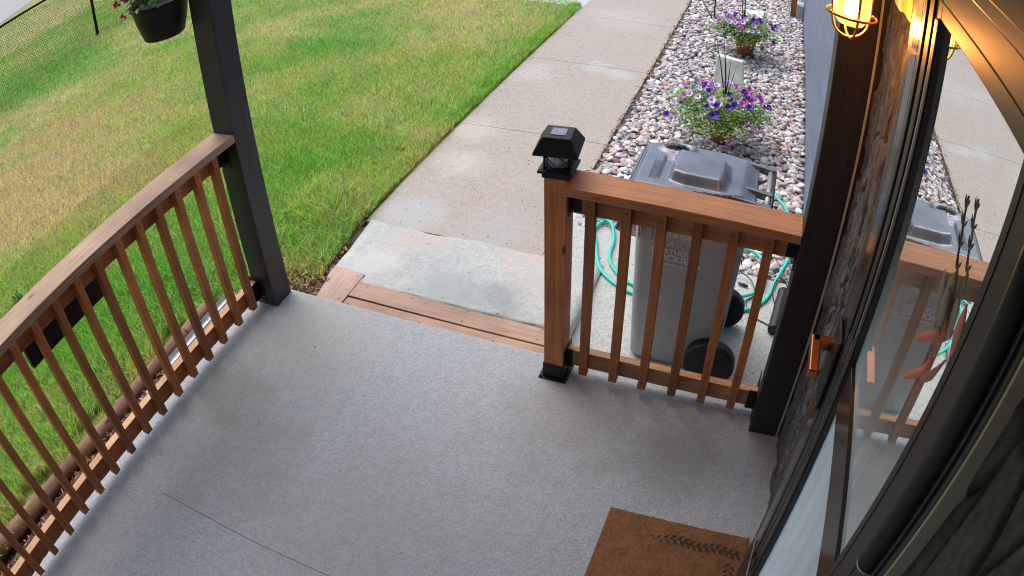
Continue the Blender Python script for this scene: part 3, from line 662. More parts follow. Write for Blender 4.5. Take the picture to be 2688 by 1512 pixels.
# ================================================================== POSTS AND RAILINGS
p = MB().box(0, .14, 0, .14, 0, 2.45).build('porch_post', M['post'], bevel=.004); tag(p, 'charcoal square post at the far left corner of the porch', 'post', 'charcoal porch posts')
p = MB().box(2.587, 2.727 - .012, -.0225, .117, 0, 2.45).build('porch_post', M['post_brown'], bevel=.004); tag(p, 'dark brown square post against the house carrying the lit lantern', 'post', 'charcoal porch posts')
def bolt(mb, x, y, z, ax): mb.lathe((x, y, z), [(.006, -.003), (.006, .003)], 8, True, ax)
# left railing
lr = empty('porch_railing', (.05, -1.5, 0), 'long cedar railing along the lawn side running from the charcoal post', 'railing', 'cedar porch railings')
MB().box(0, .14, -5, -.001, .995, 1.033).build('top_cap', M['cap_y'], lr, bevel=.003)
MB().box(-.003, .035, -5, -.001, .868, .9945).build('top_rail', M['cedar_y'], lr, bevel=.002)
MB().box(-.003, .035, -5, -.001, .060, .149).build('bottom_rail', M['pale_x'] if False else M['cedar_y'], lr, bevel=.002)
MB().box(-.0035, .0355, -4.99, -.03, .1488, .1502).build('rail_top_face', wood('pale_cedar_y', 'y', (0.36, 0.17, 0.07), (0.66, 0.40, 0.20)), lr)
b0 = None
for i in range(23):
    y = -.117 - .1354 * i
    if b0 is None:
        b0 = MB().box(.0357, .0737, y, y + .038, .045, .990).build('baluster', M['cedar_z'], lr, bevel=.002)
        sc0 = [MB().lathe((.0737, y + .019, z_), [(.0035, -.001), (.0035, .0008)], 8, True, 'x').build('screw', M['rubber'], b0) for z_ in (.09, .125, .93)]
    else:
        b = b0.copy(); C.objects.link(b); b.parent = lr; b.location = (b0.location[0] + random.uniform(-.001, .001), -.1354 * i + random.uniform(-.004, .004), random.uniform(-.004, .004))
        for q in sc0: e_ = q.copy(); C.objects.link(e_); e_.parent = b
bk = MB().box(-.02, .075, -.004, -.0012, .85, .99).box(-.012, -.0035, -.075, -.0012, .87, .985).box(.0355, .044, -.075, -.0012, .87, .985)
bk.build('bracket', M['black_metal'], lr)
MB().box(-.02, .075, -.004, -.0012, .03, .17).box(.0355, .040, -.075, -.0012, .04, .15).build('bracket', M['black_metal'], lr)
pn = MB().box(-.052, -.022, -1.386, -.886, .728, .862).box(-.022, -.004, -1.30, -1.27, .80, .90).box(-.022, -.004, -1.0, -.97, .80, .90).build('rail_panel', M['black_metal'], bevel=.003)
tag(pn, 'black rectangular panel fixed to the outer side of the left railing', 'panel')
# right railing
rr = empty('porch_railing', (2.15, .07, 0), 'short cedar railing in front of the grey wheeled bin', 'railing', 'cedar porch railings')
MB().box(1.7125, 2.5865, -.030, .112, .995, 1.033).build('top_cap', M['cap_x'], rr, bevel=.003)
MB().box(1.7125, 2.5865, .0745, .1125, .862, .9945).build('top_rail', M['cedar_x'], rr, bevel=.002)
MB().box(1.7125, 2.5865, .0745, .1125, .058, .148).build('bottom_rail', M['pale_x'], rr, bevel=.002)
b0 = None
for i in range(6):
    x = 1.780 + .1362 * i
    if b0 is None:
        b0 = MB().box(x, x + .037, .0365, .0742, .045, .990).build('baluster', M['cedar_z'], rr, bevel=.002)
        sc0 = [MB().lathe((x + .018, .0365, z_), [(.0035, -.001), (.0035, .0008)], 8, True, 'y').build('screw', M['rubber'], b0) for z_ in (.085, .12, .925)]
    else:
        b = b0.copy(); C.objects.link(b); b.parent = rr; b.location = (b0.location[0] + .1362 * i + random.uniform(-.002, .002), b0.location[1], random.uniform(-.004, .004))
        for q in sc0: e_ = q.copy(); C.objects.link(e_); e_.parent = b
MB().box(1.7125, 1.716, .05, .135, .86, .992).box(1.716, 1.755, .0705, .0744, .875, .985).build('bracket', M['black_metal'], rr)
MB().box(1.7125, 1.716, .03, .14, .03, .165).box(1.716, 1.74, .0705, .0744, .05, .155).build('bracket', M['black_metal'], rr)
MB().box(2.583, 2.5865, .03, .155, .84, .99).box(2.548, 2.583, .0705, .0744, .87, .985).build('bracket', M['black_metal'], rr)
MB().box(2.583, 2.5865, .03, .20, .015, .165).box(2.545, 2.583, .0705, .0744, .045, .155).box(2.54, 2.5865, .12, .20, .015, .019).build('bracket', M['black_metal'], rr)
# newel post
npx = empty('newel_post', (1.668, .067, 0), 'stained cedar newel post on a black base at the top of the step', 'post')
MB().box(1.6235, 1.7125, .0225, .1115, .004, 1.052).build('shaft', M['cedar_z'], npx, bevel=.003)
MB().box(1.603, 1.733, .002, .132, 0.0, .006).box(1.619, 1.717, .018, .116, .006, .085).build('base_skirt', M['black_metal'], npx, bevel=.003)
for a, b in ((1.613, .012), (1.723, .012), (1.613, .122), (1.723, .122)): MB().lathe((a, b, .006), [(.007, 0), (.007, .006), (.004, .009)], 8).build('anchor_bolt', M['black_metal'], npx)
# solar light
slx = empty('solar_post_light', (1.668, .067, 1.052), 'black solar post cap light with lattice sides on the newel post', 'solar light')
def frustum(cx, cy, prof, rot=0.0):
    rs = []
    for hw, z in prof: rs.append([(cx + (a * math.cos(rot) - b * math.sin(rot)) * hw, cy + (a * math.sin(rot) + b * math.cos(rot)) * hw, z) for a, b in ((-1, -1), (1, -1), (1, 1), (-1, 1))])
    return MB().rings(rs, True, False)
rot = math.radians(7); cx, cy = 1.667, .070
frustum(cx, cy, [(.052, 1.030), (.053, 1.050), (.066, 1.054), (.066, 1.064), (.050, 1.069)], math.radians(3)).build('socket', M['black_metal'], slx, bevel=.002)
frustum(cx, cy, [(.081, 1.136), (.083, 1.142), (.080, 1.150), (.052, 1.199), (.050, 1.201)], rot).build('hood', M['black_metal'], slx, bevel=.002)
frustum(cx, cy, [(.027, 1.2012), (.027, 1.2035)], rot).build('solar_panel', M['solar'], slx)
cg = MB()
def rp2(a, b): return (cx + a * math.cos(rot) - b * math.sin(rot), cy + a * math.sin(rot) + b * math.cos(rot))
h = .046
for a, b in ((-h, -h), (h, -h), (h, h), (-h, h)):
    q = rp2(a, b); cg.tube([(q[0], q[1], 1.066), (q[0], q[1], 1.14)], .0045, 4)
for s in range(4):
    ca, sa = math.cos(s * PI / 2), math.sin(s * PI / 2)
    def sp(u, z): q = rp2(u * ca + h * sa, u * sa - h * ca) if True else 0; return (q[0], q[1], z)
    for u0, z0, u1, z1 in ((-h, 1.125, 0, 1.074), (0, 1.074, h, 1.110), (-h, 1.074, h, 1.074), (-.02, 1.138, h, 1.090)): cg.tube([sp(u0, z0), sp(u1, z1)], .0022, 4)
cg.build('lattice', M['black_metal'], slx)
MB().lathe((cx, cy, 1.068), [(.036, 0), (.041, .012), (.041, .050), (.036, .066)], 24).build('globe', M['clear'], slx)
MB().lathe((cx, cy, 1.070), [(.034, 0), (.033, .003), (.030, .05), (.02, .055)], 16).build('reflector', M['white_plastic'], slx)
# timber step
st = empty('timber_step', (.9, .28, -.05), 'reddish plank step edge between porch slab and concrete ramp', 'step')
ZP = -.040
MB().prism([(.434, .262), (1.60, .250), (1.60, .362), (.434, .386)], ZP - .038, ZP).build('plank', M['step_x'], st, bevel=.003)
MB().prism([(.436, .163), (1.60, .163), (1.60, .246), (.436, .253)], ZP - .040, ZP - .004).build('plank', M['step_x'], st, bevel=.003)
MB().prism([(.268, .163), (.431, .163), (.429, .455), (.22, .47)], ZP - .037, ZP - .001).build('plank', M['step_y'], st, bevel=.003)
MB().box(.26, 1.60, .163, .40, -.3, ZP - .041).build('riser', M['soil'], st)
for x in (.5, .78, 1.1, 1.5):
    for y in (.285, .365): MB().lathe((x, y - .008, ZP), [(.004, 0), (.004, .0012)], 8).build('screw', M['rubber'], st)
for x in (.47, .9, 1.3): MB().lathe((x, .20, ZP - .004), [(.004, 0), (.004, .0012)], 8).build('screw', M['rubber'], st)
for y in (.22, .3, .42): MB().lathe((.40, y, ZP - .001), [(.004, 0), (.004, .0012)], 8).build('screw', M['rubber'], st)

# ================================================================== LANTERN
LC = (2.5591, -.5771); LZ = 1.9931
ln = empty('wall_lantern', (2.69, -.55, 2.1), 'lit brass cage lantern with amber glass mounted on the stone beside the storm door', 'lantern')
MB().lathe((LC[0], LC[1], 1.965), [(.010, 0), (.030, .004), (.040, .018), (.0431, .038), (.0431, .20)], 40, False).build('glass_jar', M['jar'], ln)
MB().lathe((LC[0], LC[1], 0), [(.001, 2.028), (.005, 2.031), (.008, 2.042), (.008, 2.06), (.006, 2.09)], 20).build('bulb', M['bulb'], ln)
MB().lathe((LC[0], LC[1], 0), [(.001, 1.979), (.0028, 1.982), (.001, 1.985)], 12).build('bulb_glint', M['bulb'], ln)  # glowing bead added to imitate the bulb's reflection in the jar
cg = MB()
ring = lambda r, z: [(LC[0] + r * math.cos(t), LC[1] + r * math.sin(t), z) for t in np.linspace(0, 2 * PI, 48, endpoint=False)]
cg.tube(ring(.0623, LZ), .0031, 8, True)
cg.tube(ring(.0623, 2.11), .0031, 8, True)
for a in (.25, .25 + PI / 2):
    pth = [(-.049, .20), (-.049, .065), (-.047, .034), (-.040, .010), (-.024, -.006), (0, -.012), (.024, -.006), (.040, .010), (.047, .034), (.049, .065), (.049, .20)]
    cg.tube(smoothpath([(LC[0] + u * math.cos(a), LC[1] + u * math.sin(a), 1.948 + z) for u, z in pth], 5), .0034, 8)
    for sgn in (-1, 1): cg.tube([(LC[0] + sgn * .049 * math.cos(a), LC[1] + sgn * .049 * math.sin(a), LZ), (LC[0] + sgn * .0623 * math.cos(a), LC[1] + sgn * .0623 * math.sin(a), LZ)], .0028, 6)
cg.build('cage', M['brass'], ln)
MB().lathe((LC[0], LC[1], 0), [(.050, 2.125), (.054, 2.14), (.045, 2.16), (.026, 2.175), (.016, 2.20)], 32).build('cap', M['brass'], ln)
MB().tube(smoothpath([(LC[0], LC[1], 2.19), (LC[0] + .005, LC[1], 2.24), (LC[0] + .05, LC[1] + .005, 2.27), (2.665, -.56, 2.24), (2.69, -.555, 2.20)], 6), .009, 12).build('bracket_arm', M['brass'], ln)
MB().box(2.690, 2.74, -.640, -.485, 2.022, 2.33).build('mounting_block', M['cedar_z'], ln, bevel=.004)
MB().box(2.688, 2.74, -.4845, -.468, 2.012, 2.33).box(2.694, 2.74, -.468, -.37, 2.005, 2.33).build('block_flashing', M['beige'], ln, bevel=.003)
pl = bpy.data.lights.new('lantern_light', 'POINT'); pl.energy = 8.0; pl.color = (1.0, 0.44, 0.12); pl.shadow_soft_size = .02
plo = bpy.data.objects.new('lantern_light', pl); C.objects.link(plo); plo.location = (LC[0] - ln.location.x, LC[1] - ln.location.y, 2.00 - ln.location.z); plo.parent = ln

# ================================================================== WHEELED BIN
bn = empty('wheeled_bin', (2.13, .59, ZG), 'grey wheeled refuse bin with charcoal lid behind the short railing', 'bin')
def rrect(x0, x1, y0, y1, r, n=5):
    o = []
    for cx_, cy_, a0 in ((x1 - r, y1 - r, 0), (x0 + r, y1 - r, PI / 2), (x0 + r, y0 + r, PI), (x1 - r, y0 + r, 1.5 * PI)):
        for i in range(n + 1): a = a0 + i * PI / 2 / n; o.append((cx_ + r * math.cos(a), cy_ + r * math.sin(a)))
    return o
bd = MB(); rs = []
for x0, x1, y0, y1, z in ((1.945, 2.30, .425, .765, ZG + .002), (1.928, 2.33, .408, .782, ZG + .03), (1.915, 2.36, .400, .79, .20), (1.903, 2.388, .39, .80, .66), (1.900, 2.392, .387, .803, .715), (1.882, 2.405, .372, .818, .722), (1.880, 2.407, .370, .820, .765), (1.890, 2.40, .38, .81, .80)):
    rs.append([(x, y, z) for x, y in rrect(x0, x1, y0, y1, .045)])
bd.rings(rs, True, True); bo = bd.build('body', M['bin_grey'], bn)
for x in (1.925, 1.935, 1.978): MB().box(x, x + .006, .366, .388, .60, .718).build('rib', M['bin_grey'], bo, bevel=.002)
for y in (.392, .798): MB().tube([(2.386, y, .70), (2.366, y + (.006 if y < .5 else -.006), .20), (2.34, y + (.012 if y < .5 else -.012), .0)], .004, 6).build('rib', M['bar_grey'], bo)
# lid, outline measured on the rim
ld = MB()
outl = [(1.862, .392), (1.855, .60), (1.859, .705), (1.875, .738), (1.926, .755), (1.950, .735), (1.973, .760), (2.00, .785), (2.045, .795), (2.08, .787), (2.138, .792), (2.25, .775), (2.318, .757), (2.40, .750), (2.40, .43), (2.318, .423), (2.25, .405), (2.138, .388), (2.06, .385), (1.973, .372), (1.90, .378)]
def lidz(x, y):
    return .872 - .012 * max(0, (1.92 - x) / .06)
hole_c = (2.015, .735)
# build lid as grid so the hand hole is a real opening
nx, ny = 96, 66; xs = np.linspace(1.850, 2.405, nx); yy = np.linspace(.365, .80, ny)
def inside(x, y, poly):
    c = False; n = len(poly)
    for i in range(n):
        x1, y1 = poly[i]; x2, y2 = poly[i - 1]
        if (y1 > y) != (y2 > y) and x < (x2 - x1) * (y - y1) / (y2 - y1) + x1: c = not c
    return c
def sstep(a, b, t): t = max(0, min(1, (t - a) / (b - a))); return t * t * (3 - 2 * t)
def lz(x, y):
    z = .850 + .020 * sstep(1.85, 1.90, x) * sstep(.365, .385, y) * sstep(.80, .775, y)
    dome = sstep(2.012, 2.045, x + .0 * y) * sstep(2.285, 2.245, x + abs(y - .55) * .10) * sstep(.415, .455, y - .3 * max(0, 2.09 - x)) * sstep(.705, .650, y + .12 * max(0, x - 2.05))
    z += .042 * dome
    rec = sstep(1.972, 1.98, x) * sstep(2.035, 2.01, x) * sstep(.43, .47, y) * sstep(.66, .63, y)
    z -= .012 * rec
    hx, hy = (x - 2.018) / .060, (y - .732) / .038; hr = math.hypot(hx * math.cos(.12) + hy * math.sin(.12) * .6, hy - hx * .25)
    z += .012 * math.exp(-((hr - 1.15) / .25) ** 2)
    z -= .03 * sstep(2.33, 2.40, x)
    return z
keep = {}; V = []; F = []
def okcell(i, j):
    x = (xs[i] + xs[i + 1]) / 2; y = (yy[j] + yy[j + 1]) / 2
    if not inside(x, y, outl): return False
    hx, hy = (x - 2.018) / .050, (y - .732) / .026
    return math.hypot(hx, hy - hx * .25) > 1
cells = [(i, j) for i in range(nx - 1) for j in range(ny - 1) if okcell(i, j)]
def vid(i, j):
    if (i, j) not in keep: keep[(i, j)] = len(V); V.append((xs[i], yy[j], lz(xs[i], yy[j])))
    return keep[(i, j)]
for i, j in cells: F.append((vid(i, j), vid(i + 1, j), vid(i + 1, j + 1), vid(i, j + 1)))
ld.add(V, F, True); lo_ = ld.build('lid', M['bin_lid'], bn)
sm_ = lo_.modifiers.new('solid', 'SOLIDIFY'); sm_.thickness = .03; sm_.offset = -1
MB().box(1.872, 1.876, .385, .725, .868, .8725).build('lid_seam', M['ink_dark'], lo_)
for k in range(7): text('KEEP LID CLOSED AT ALL TIMES'[: 28 - (k % 3) * 4], .0085, M['ink_dark'], lo_, Matrix.Translation((1.936 + k * .0065, .51, .8708)) @ Matrix.Rotation(PI / 2, 4, 'Z'), .0004) if False else None
stp = MB()
for k in range(6):
    y = .435
    while y < .60 - .012 * (k % 3):
        L_ = random.uniform(.006, .016); stp.box(1.938 + k * .0058, 1.9405 + k * .0058, y, y + L_, .8695, .8712); y += L_ + .004
stp.build('moulded_print', M['ink_dark'], lo_)
for y in (.752, .525, .420):
    MB().add([(2.30, y - .006, .868), (2.30, y + .006, .868), (2.47, y + .016, .853), (2.47, y - .014, .853), (2.30, y - .006, .845), (2.30, y + .006, .845), (2.47, y + .016, .815), (2.47, y - .014, .815)],
           [(0, 3, 2, 1), (4, 5, 6, 7), (0, 1, 5, 4), (1, 2, 6, 5), (2, 3, 7, 6), (3, 0, 4, 7)]).build('hinge_arm', M['bin_lid'], bn, bevel=.003)
hb = MB().tube([(2.452, .40, .835), (2.452, .765, .835)], .013, 14)
hb.tube([(2.452, .70, .835), (2.39, .695, .79)], .011, 10).tube([(2.452, .49, .835), (2.39, .49, .79)], .011, 10)
hb.build('handle', M['bar_grey'], bn)
MB().tube([(2.472, .40, .838), (2.472, .765, .838)], .008, 10).build('hinge_pin', M['bin_black'], bn)
for (wx, wy) in ((2.335, .375), (2.335, .80)):
    wo = MB().lathe((wx, wy, ZG + .121), [(.115, -.028), (.121, -.020), (.121, .020), (.115, .028)], 40, True, 'y').build('wheel', M['bin_black'], bn)
    MB().lathe((wx, wy, ZG + .121), [(.02, -.034), (.06, -.031), (.085, -.030), (.088, -.0285)], 32, True, 'y').build('hub', M['rubber'], wo)
MB().tube([(2.335, .35, ZG + .121), (2.335, .83, ZG + .121)], .011, 10).build('axle', M['bin_black'], bn)
MB().lathe((2.335, .40, ZG + .121), [(.118, 0), (.127, .004), (.127, .05), (.12, .06)], 32, True, 'y').build('wheel_arch', M['rubber'], bo)
# lettering on the side that faces the porch
def side(x, z): return Matrix.Translation((x, .3845 + (.68 - z) * .018, z)) @ Matrix.Rotation(PI / 2 - .0, 4, 'X')
text('003 # 0001', .034, M['ink_white'], bo, side(2.095, .628), .0008, .0004)
text('NORTHERN', .036, M['ink_white'], bo, side(2.085, .538), .0008, .0010, 'emblem_lettering')
text('ROCKIES', .046, M['ink_white'], bo, side(2.085, .500), .0008, .0014, 'emblem_lettering')
text('Regional Municipality', .021, M['ink_white'], bo, side(2.085, .476), .0008, .0004, 'emblem_lettering', 'CENTER', .2)
mt = MB()
def sy(z): return .3838 + (.68 - z) * .018
ridge = [(2.005, .560), (2.04, .585), (2.055, .578), (2.075, .602), (2.098, .585), (2.11, .592), (2.165, .556)]
for a, b in zip(ridge[:-1], ridge[1:]): mt.tube([(a[0], sy(a[1]), a[1]), (b[0], sy(b[1]), b[1])], .0022, 5)
for a, b in (((2.055, .578), (2.068, .562)), ((2.098, .585), (2.108, .566)), ((2.075, .602), (2.082, .575)), ((2.03, .577), (2.06, .560)), ((2.11, .592), (2.14, .562))): mt.tube([(a[0], sy(a[1]), a[1]), (b[0], sy(b[1]), b[1])], .0014, 5)
mt.box(1.985, 2.185, sy(.483) - .0008, sy(.483), .4825, .4850)
mt.build('emblem_mountains', M['ink_white'], bo)
MB().lathe((2.205, .384, .500), [(.009, 0), (.009, .001)], 14, True, 'y').build('emblem_dot', M['ink_white'], bo)

# ================================================================== HOSE AND SMALL THINGS NEAR THE BIN
hp = [(2.45, 2.6, -.105), (2.50, 2.35, -.10), (2.547, 2.197, -.10), (2.638, 2.03, -.10), (2.70, 1.75, -.10), (2.68, 1.50, -.10), (2.62, 1.28, -.115), (2.56, 1.05, -.122), (2.42, .92, -.122), (2.1, .87, -.122), (1.86, .87, -.122), (1.717, .926, -.122), (1.60, 1.04, -.122), (1.52, 1.25, -.122),
      (1.475, 1.42, -.118), (1.60, 1.56, -.10), (1.85, 1.62, -.10), (2.1, 1.60, -.10), (2.398, 1.484, -.095), (2.488, 1.436, -.095), (2.545, 1.33, -.10), (2.52, 1.12, -.110), (2.35, .99, -.105), (2.1, .95, -.12), (1.82, .95, -.122), (1.695, 1.035, -.122), (1.63, 1.15, -.122), (1.61, 1.32, -.12), (1.56, 1.45, -.095), (1.47, 1.50, -.105), (1.40, 1.47, -.118)]
ho = MB().tube(smoothpath(hp, 9), .0105, 10).build('garden_hose', M['hose']); tag(ho, 'turquoise garden hose looped on the ground around the wheeled bin', 'hose')
cp = MB().tube(smoothpath([(2.36, 1.20, -.125), (2.40, 1.235, -.10), (2.47, 1.20, -.115), (2.50, 1.10, -.128), (2.46, 1.02, -.128), (2.50, .92, -.128), (2.62, .86, -.128), (2.70, .82, -.128)], 7), .004, 8).build('soaker_line', M['hose_dark'])
tag(cp, 'thin dark green line lying on the pad beside the bin wheel', 'garden line')
MB().tube([(2.395, 1.165, -.122), (2.425, 1.160, -.122), (2.455, 1.15, -.122)], [.006, .010, .006], 10).build('connector', M['bin_black'], cp)
dp = empty('black_pipe', (2.65, .95, ZG), 'black corrugated pipe length with a wire loop beside the dark post', 'pipe')
prof = [(.030 + (.004 if k % 2 else 0), k * .012) for k in range(24)]
mbp = MB(); rs = []
for k, (r, t) in enumerate(prof):
    a = t / .28; px, py, pz = 2.635 + .03 * a, .80 + .33 * a, ZG + .036 + .02 * a
    rs.append([(px + r * math.cos(2 * PI * q / 16), py, pz + r * math.sin(2 * PI * q / 16)) for q in range(16)])
mbp.rings(rs, True, True).build('tube', M['bin_black'], dp)
MB().tube(smoothpath([(2.63, 1.05, ZG + .01), (2.60, 1.12, ZG + .05), (2.625, 1.20, ZG + .09), (2.68, 1.18, ZG + .06), (2.69, 1.10, ZG + .02)], 6), .0035, 6).build('wire_loop', M['bin_black'], dp)
# silver flashing lying on the mulch
fl = empty('metal_flashing', (-.28, -.2, -.12), 'bright metal flashing strip with red print lying under the left railing', 'flashing')
def fr(u, v, z):  # u along, v across
    a = Vector((-.268, -.55, 0)); b = Vector((-.285, .11, 0)); d = (b - a); return (a.x + d.x * u - .055 + v, a.y + d.y * u, z)
f_ = MB()
prof = [(0, -.085), (.012, -.108), (.040, -.104), (.046, -.114), (.085, -.106), (.092, -.118), (.115, -.110)]
for (v0, z0), (v1, z1) in zip(prof[:-1], prof[1:]): f_.add([fr(0, v0, z0), fr(0, v1, z1), fr(1, v1, z1), fr(1, v0, z0)], [(0, 1, 2, 3)])
fo = f_.build('strip', M['silver'], fl); s_ = fo.modifiers.new('s', 'SOLIDIFY'); s_.thickness = .0015
lb = MB().add([fr(.60, .047, -.1125), fr(.60, .083, -.1045), fr(.78, .083, -.1045), fr(.78, .047, -.1125)], [(0, 1, 2, 3)]).build('sticker', M['white_plastic'], fl)
rdm = MB()
for k in range(9):
    u = .61 + k * .019; rdm.add([fr(u, .052, -.1112), fr(u, .080, -.1048), fr(u + .011, .078, -.1050), fr(u + .009, .055, -.1108)], [(0, 1, 2, 3)])
rdm.build('red_print', M['petal_red'], fl)
# landscape logs
def log(x0, y0, x1, y1, r, mat, label):
    mb = MB(); n = 14; pts = []; rad = []
    for i in range(n):
        t = i / (n - 1); pts.append((x0 + (x1 - x0) * t + .004 * math.sin(7 * t), y0 + (y1 - y0) * t, ZG + r * .62 + .003 * math.sin(5 * t))); rad.append(r * (1 + .04 * math.sin(9 * t + y0)))
    o = mb.tube(pts, rad, 20).build('edging_log', mat); tag(o, label, 'log', 'round edging logs beside the porch')
log(-.40, -.07, -.385, -.30, .040, M['log'], 'short round edging log nearest the charcoal post under the metal flashing')
log(-.385, -.305, -.370, -1.02, .042, M['log'], 'brown round edging log beside the mulch, second from the charcoal post')
log(-.372, -1.03, -.405, -1.66, .044, M['log'], 'greyish round edging log beside the mulch, third from the charcoal post')
log(-.41, -1.672, -.53, -2.9, .047, M['log_tan'], 'tan round edging log nearest the lower left of the picture')
# doormat
dm = empty('doormat', (2.4, -.85, 0), 'brown coir doormat with dark leaf border in front of the storm door', 'doormat')
mv = MB().prism([(2.115, -.585), (2.690, -.585), (2.690, -1.45), (2.115, -1.45)], .001, .017).build('coir_pad', M['coir'], dm, bevel=.004)
n = 16000; fx = rng.uniform(2.117, 2.688, n); fy = rng.uniform(-1.25, -.586, n); a = rng.uniform(0, 2 * PI, n); L_ = rng.uniform(.003, .010, n)
v = np.stack([np.stack([fx - .0006, fy, np.full(n, .0165)], 1), np.stack([fx + .0006, fy + .0004, np.full(n, .0165)], 1), np.stack([fx + np.cos(a) * L_, fy + np.sin(a) * L_, .017 + rng.uniform(.001, .006, n)], 1)], 1) - np.array([2.4, -.85, 0])
cc = np.array([.34, .15, .055]) * rng.uniform(.4, 1.7, (n, 1))
fz = npmesh('coir_fuzz', v.reshape(-1, 3), np.arange(n * 3).reshape(n, 3), M['chips'], np.repeat(cc, 3, 0), False, dm); fz['kind'] = 'stuff'
lf = MB()
def leafq(x, y, a, L, wd, z=.0186):
    ux, uy = math.cos(a), math.sin(a); lf.add([(x, y, z), (x + ux * L * .5 - uy * wd, y + uy * L * .5 + ux * wd, z), (x + ux * L, y + uy * L, z), (x + ux * L * .5 + uy * wd, y + uy * L * .5 - ux * wd, z)], [(0, 3, 2, 1)])
for x in np.arange(2.30, 2.64, .026):
    s = min(1, (x - 2.25) / .12)
    y = -.672 + .006 * math.sin(x * 40); leafq(x, y, .8, .034 * s, .008 * s); leafq(x + .012, y, -.8 + 2 * PI, .034 * s, .008 * s)
    if s >= 1: lf.box(x, x + .026, y - .0015, y + .0015, .0178, .0188)
for y in np.arange(-.72, -1.4, -.026): leafq(2.635, y, PI * .25 + PI, .036, .008); leafq(2.635, y - .01, -PI * .25, .036, .008)
lf.build('leaf_border', M['coir_dark'], dm)

# ================================================================== PLANTS
def blossom_mesh(name, mat):
    mb = MB(); n = 10
    rs = [[(.004 * math.cos(2 * PI * i / n), .004 * math.sin(2 * PI * i / n), -.022) for i in range(n)], [(.008 * math.cos(2 * PI * i / n), .008 * math.sin(2 * PI * i / n), -.004) for i in range(n)]]
    rs.append([((.024 + .004 * (i % 2)) * math.cos(2 * PI * i / n), (.024 + .004 * (i % 2)) * math.sin(2 * PI * i / n), .002 + .003 * (i % 2)) for i in range(n)])
    mb.rings(rs, False, True); me = bpy.data.meshes.new(name); me.from_pydata(mb.v, [], mb.f); me.materials.append(mat)
    k = len(mb.v); me.polygons.foreach_set('use_smooth', [True] * len(mb.f)); return me
BM_ = {c: blossom_mesh('blossom_' + c, M['petal_' + c]) for c in ('purple', 'magenta', 'lilac', 'red')}
thr = MB().lathe((0, 0, -.003), [(.0078, 0), (.0078, .0008)], 10); thm = bpy.data.meshes.new('throat'); thm.from_pydata(thr.v, [], thr.f); thm.materials.append(M['throat'])
def foliage(parent, c, rx, ry, rz, n, name='foliage', mat=None, leaf=.020, r=None, flatb=-.35):
    r_ = np.random.default_rng(int(abs(c[1] * 100)) + n); mb = MB()
    # clumps
    cl = [(r_.normal(size=3)) for _ in range(26)]; cl = [q / np.linalg.norm(q) * r_.uniform(.45, 1.0) for q in cl]
    for i in range(n):
        q = cl[r_.integers(0, len(cl))] + r_.normal(0, .17, 3)
        q[2] = abs(q[2]) * 1.0 - .12 - .5 * max(0.0, math.hypot(q[0], q[1]) - .75) - .1 * r_.random()
        x, y, z = c[0] + q[0] * rx, c[1] + q[1] * ry, c[2] + q[2] * rz; z = max(z, ZG + .012)
        a = r_.uniform(0, 2 * PI); L = leaf * r_.uniform(.6, 1.4); W_ = L * .32; t = r_.uniform(-.5, .9)
        ux, uy, uz = math.cos(a) * math.cos(t), math.sin(a) * math.cos(t), math.sin(t); px, py = -math.sin(a), math.cos(a)
        mb.add([(x, y, z), (x + ux * L * .5 + px * W_, y + uy * L * .5 + py * W_, z + uz * L * .5 + .003), (x + ux * L, y + uy * L, z + uz * L), (x + ux * L * .5 - px * W_, y + uy * L * .5 - py * W_, z + uz * L * .5 + .003)], [(0, 1, 2), (0, 2, 3)])
    return mb.build(name, mat or M['leaf'], parent)
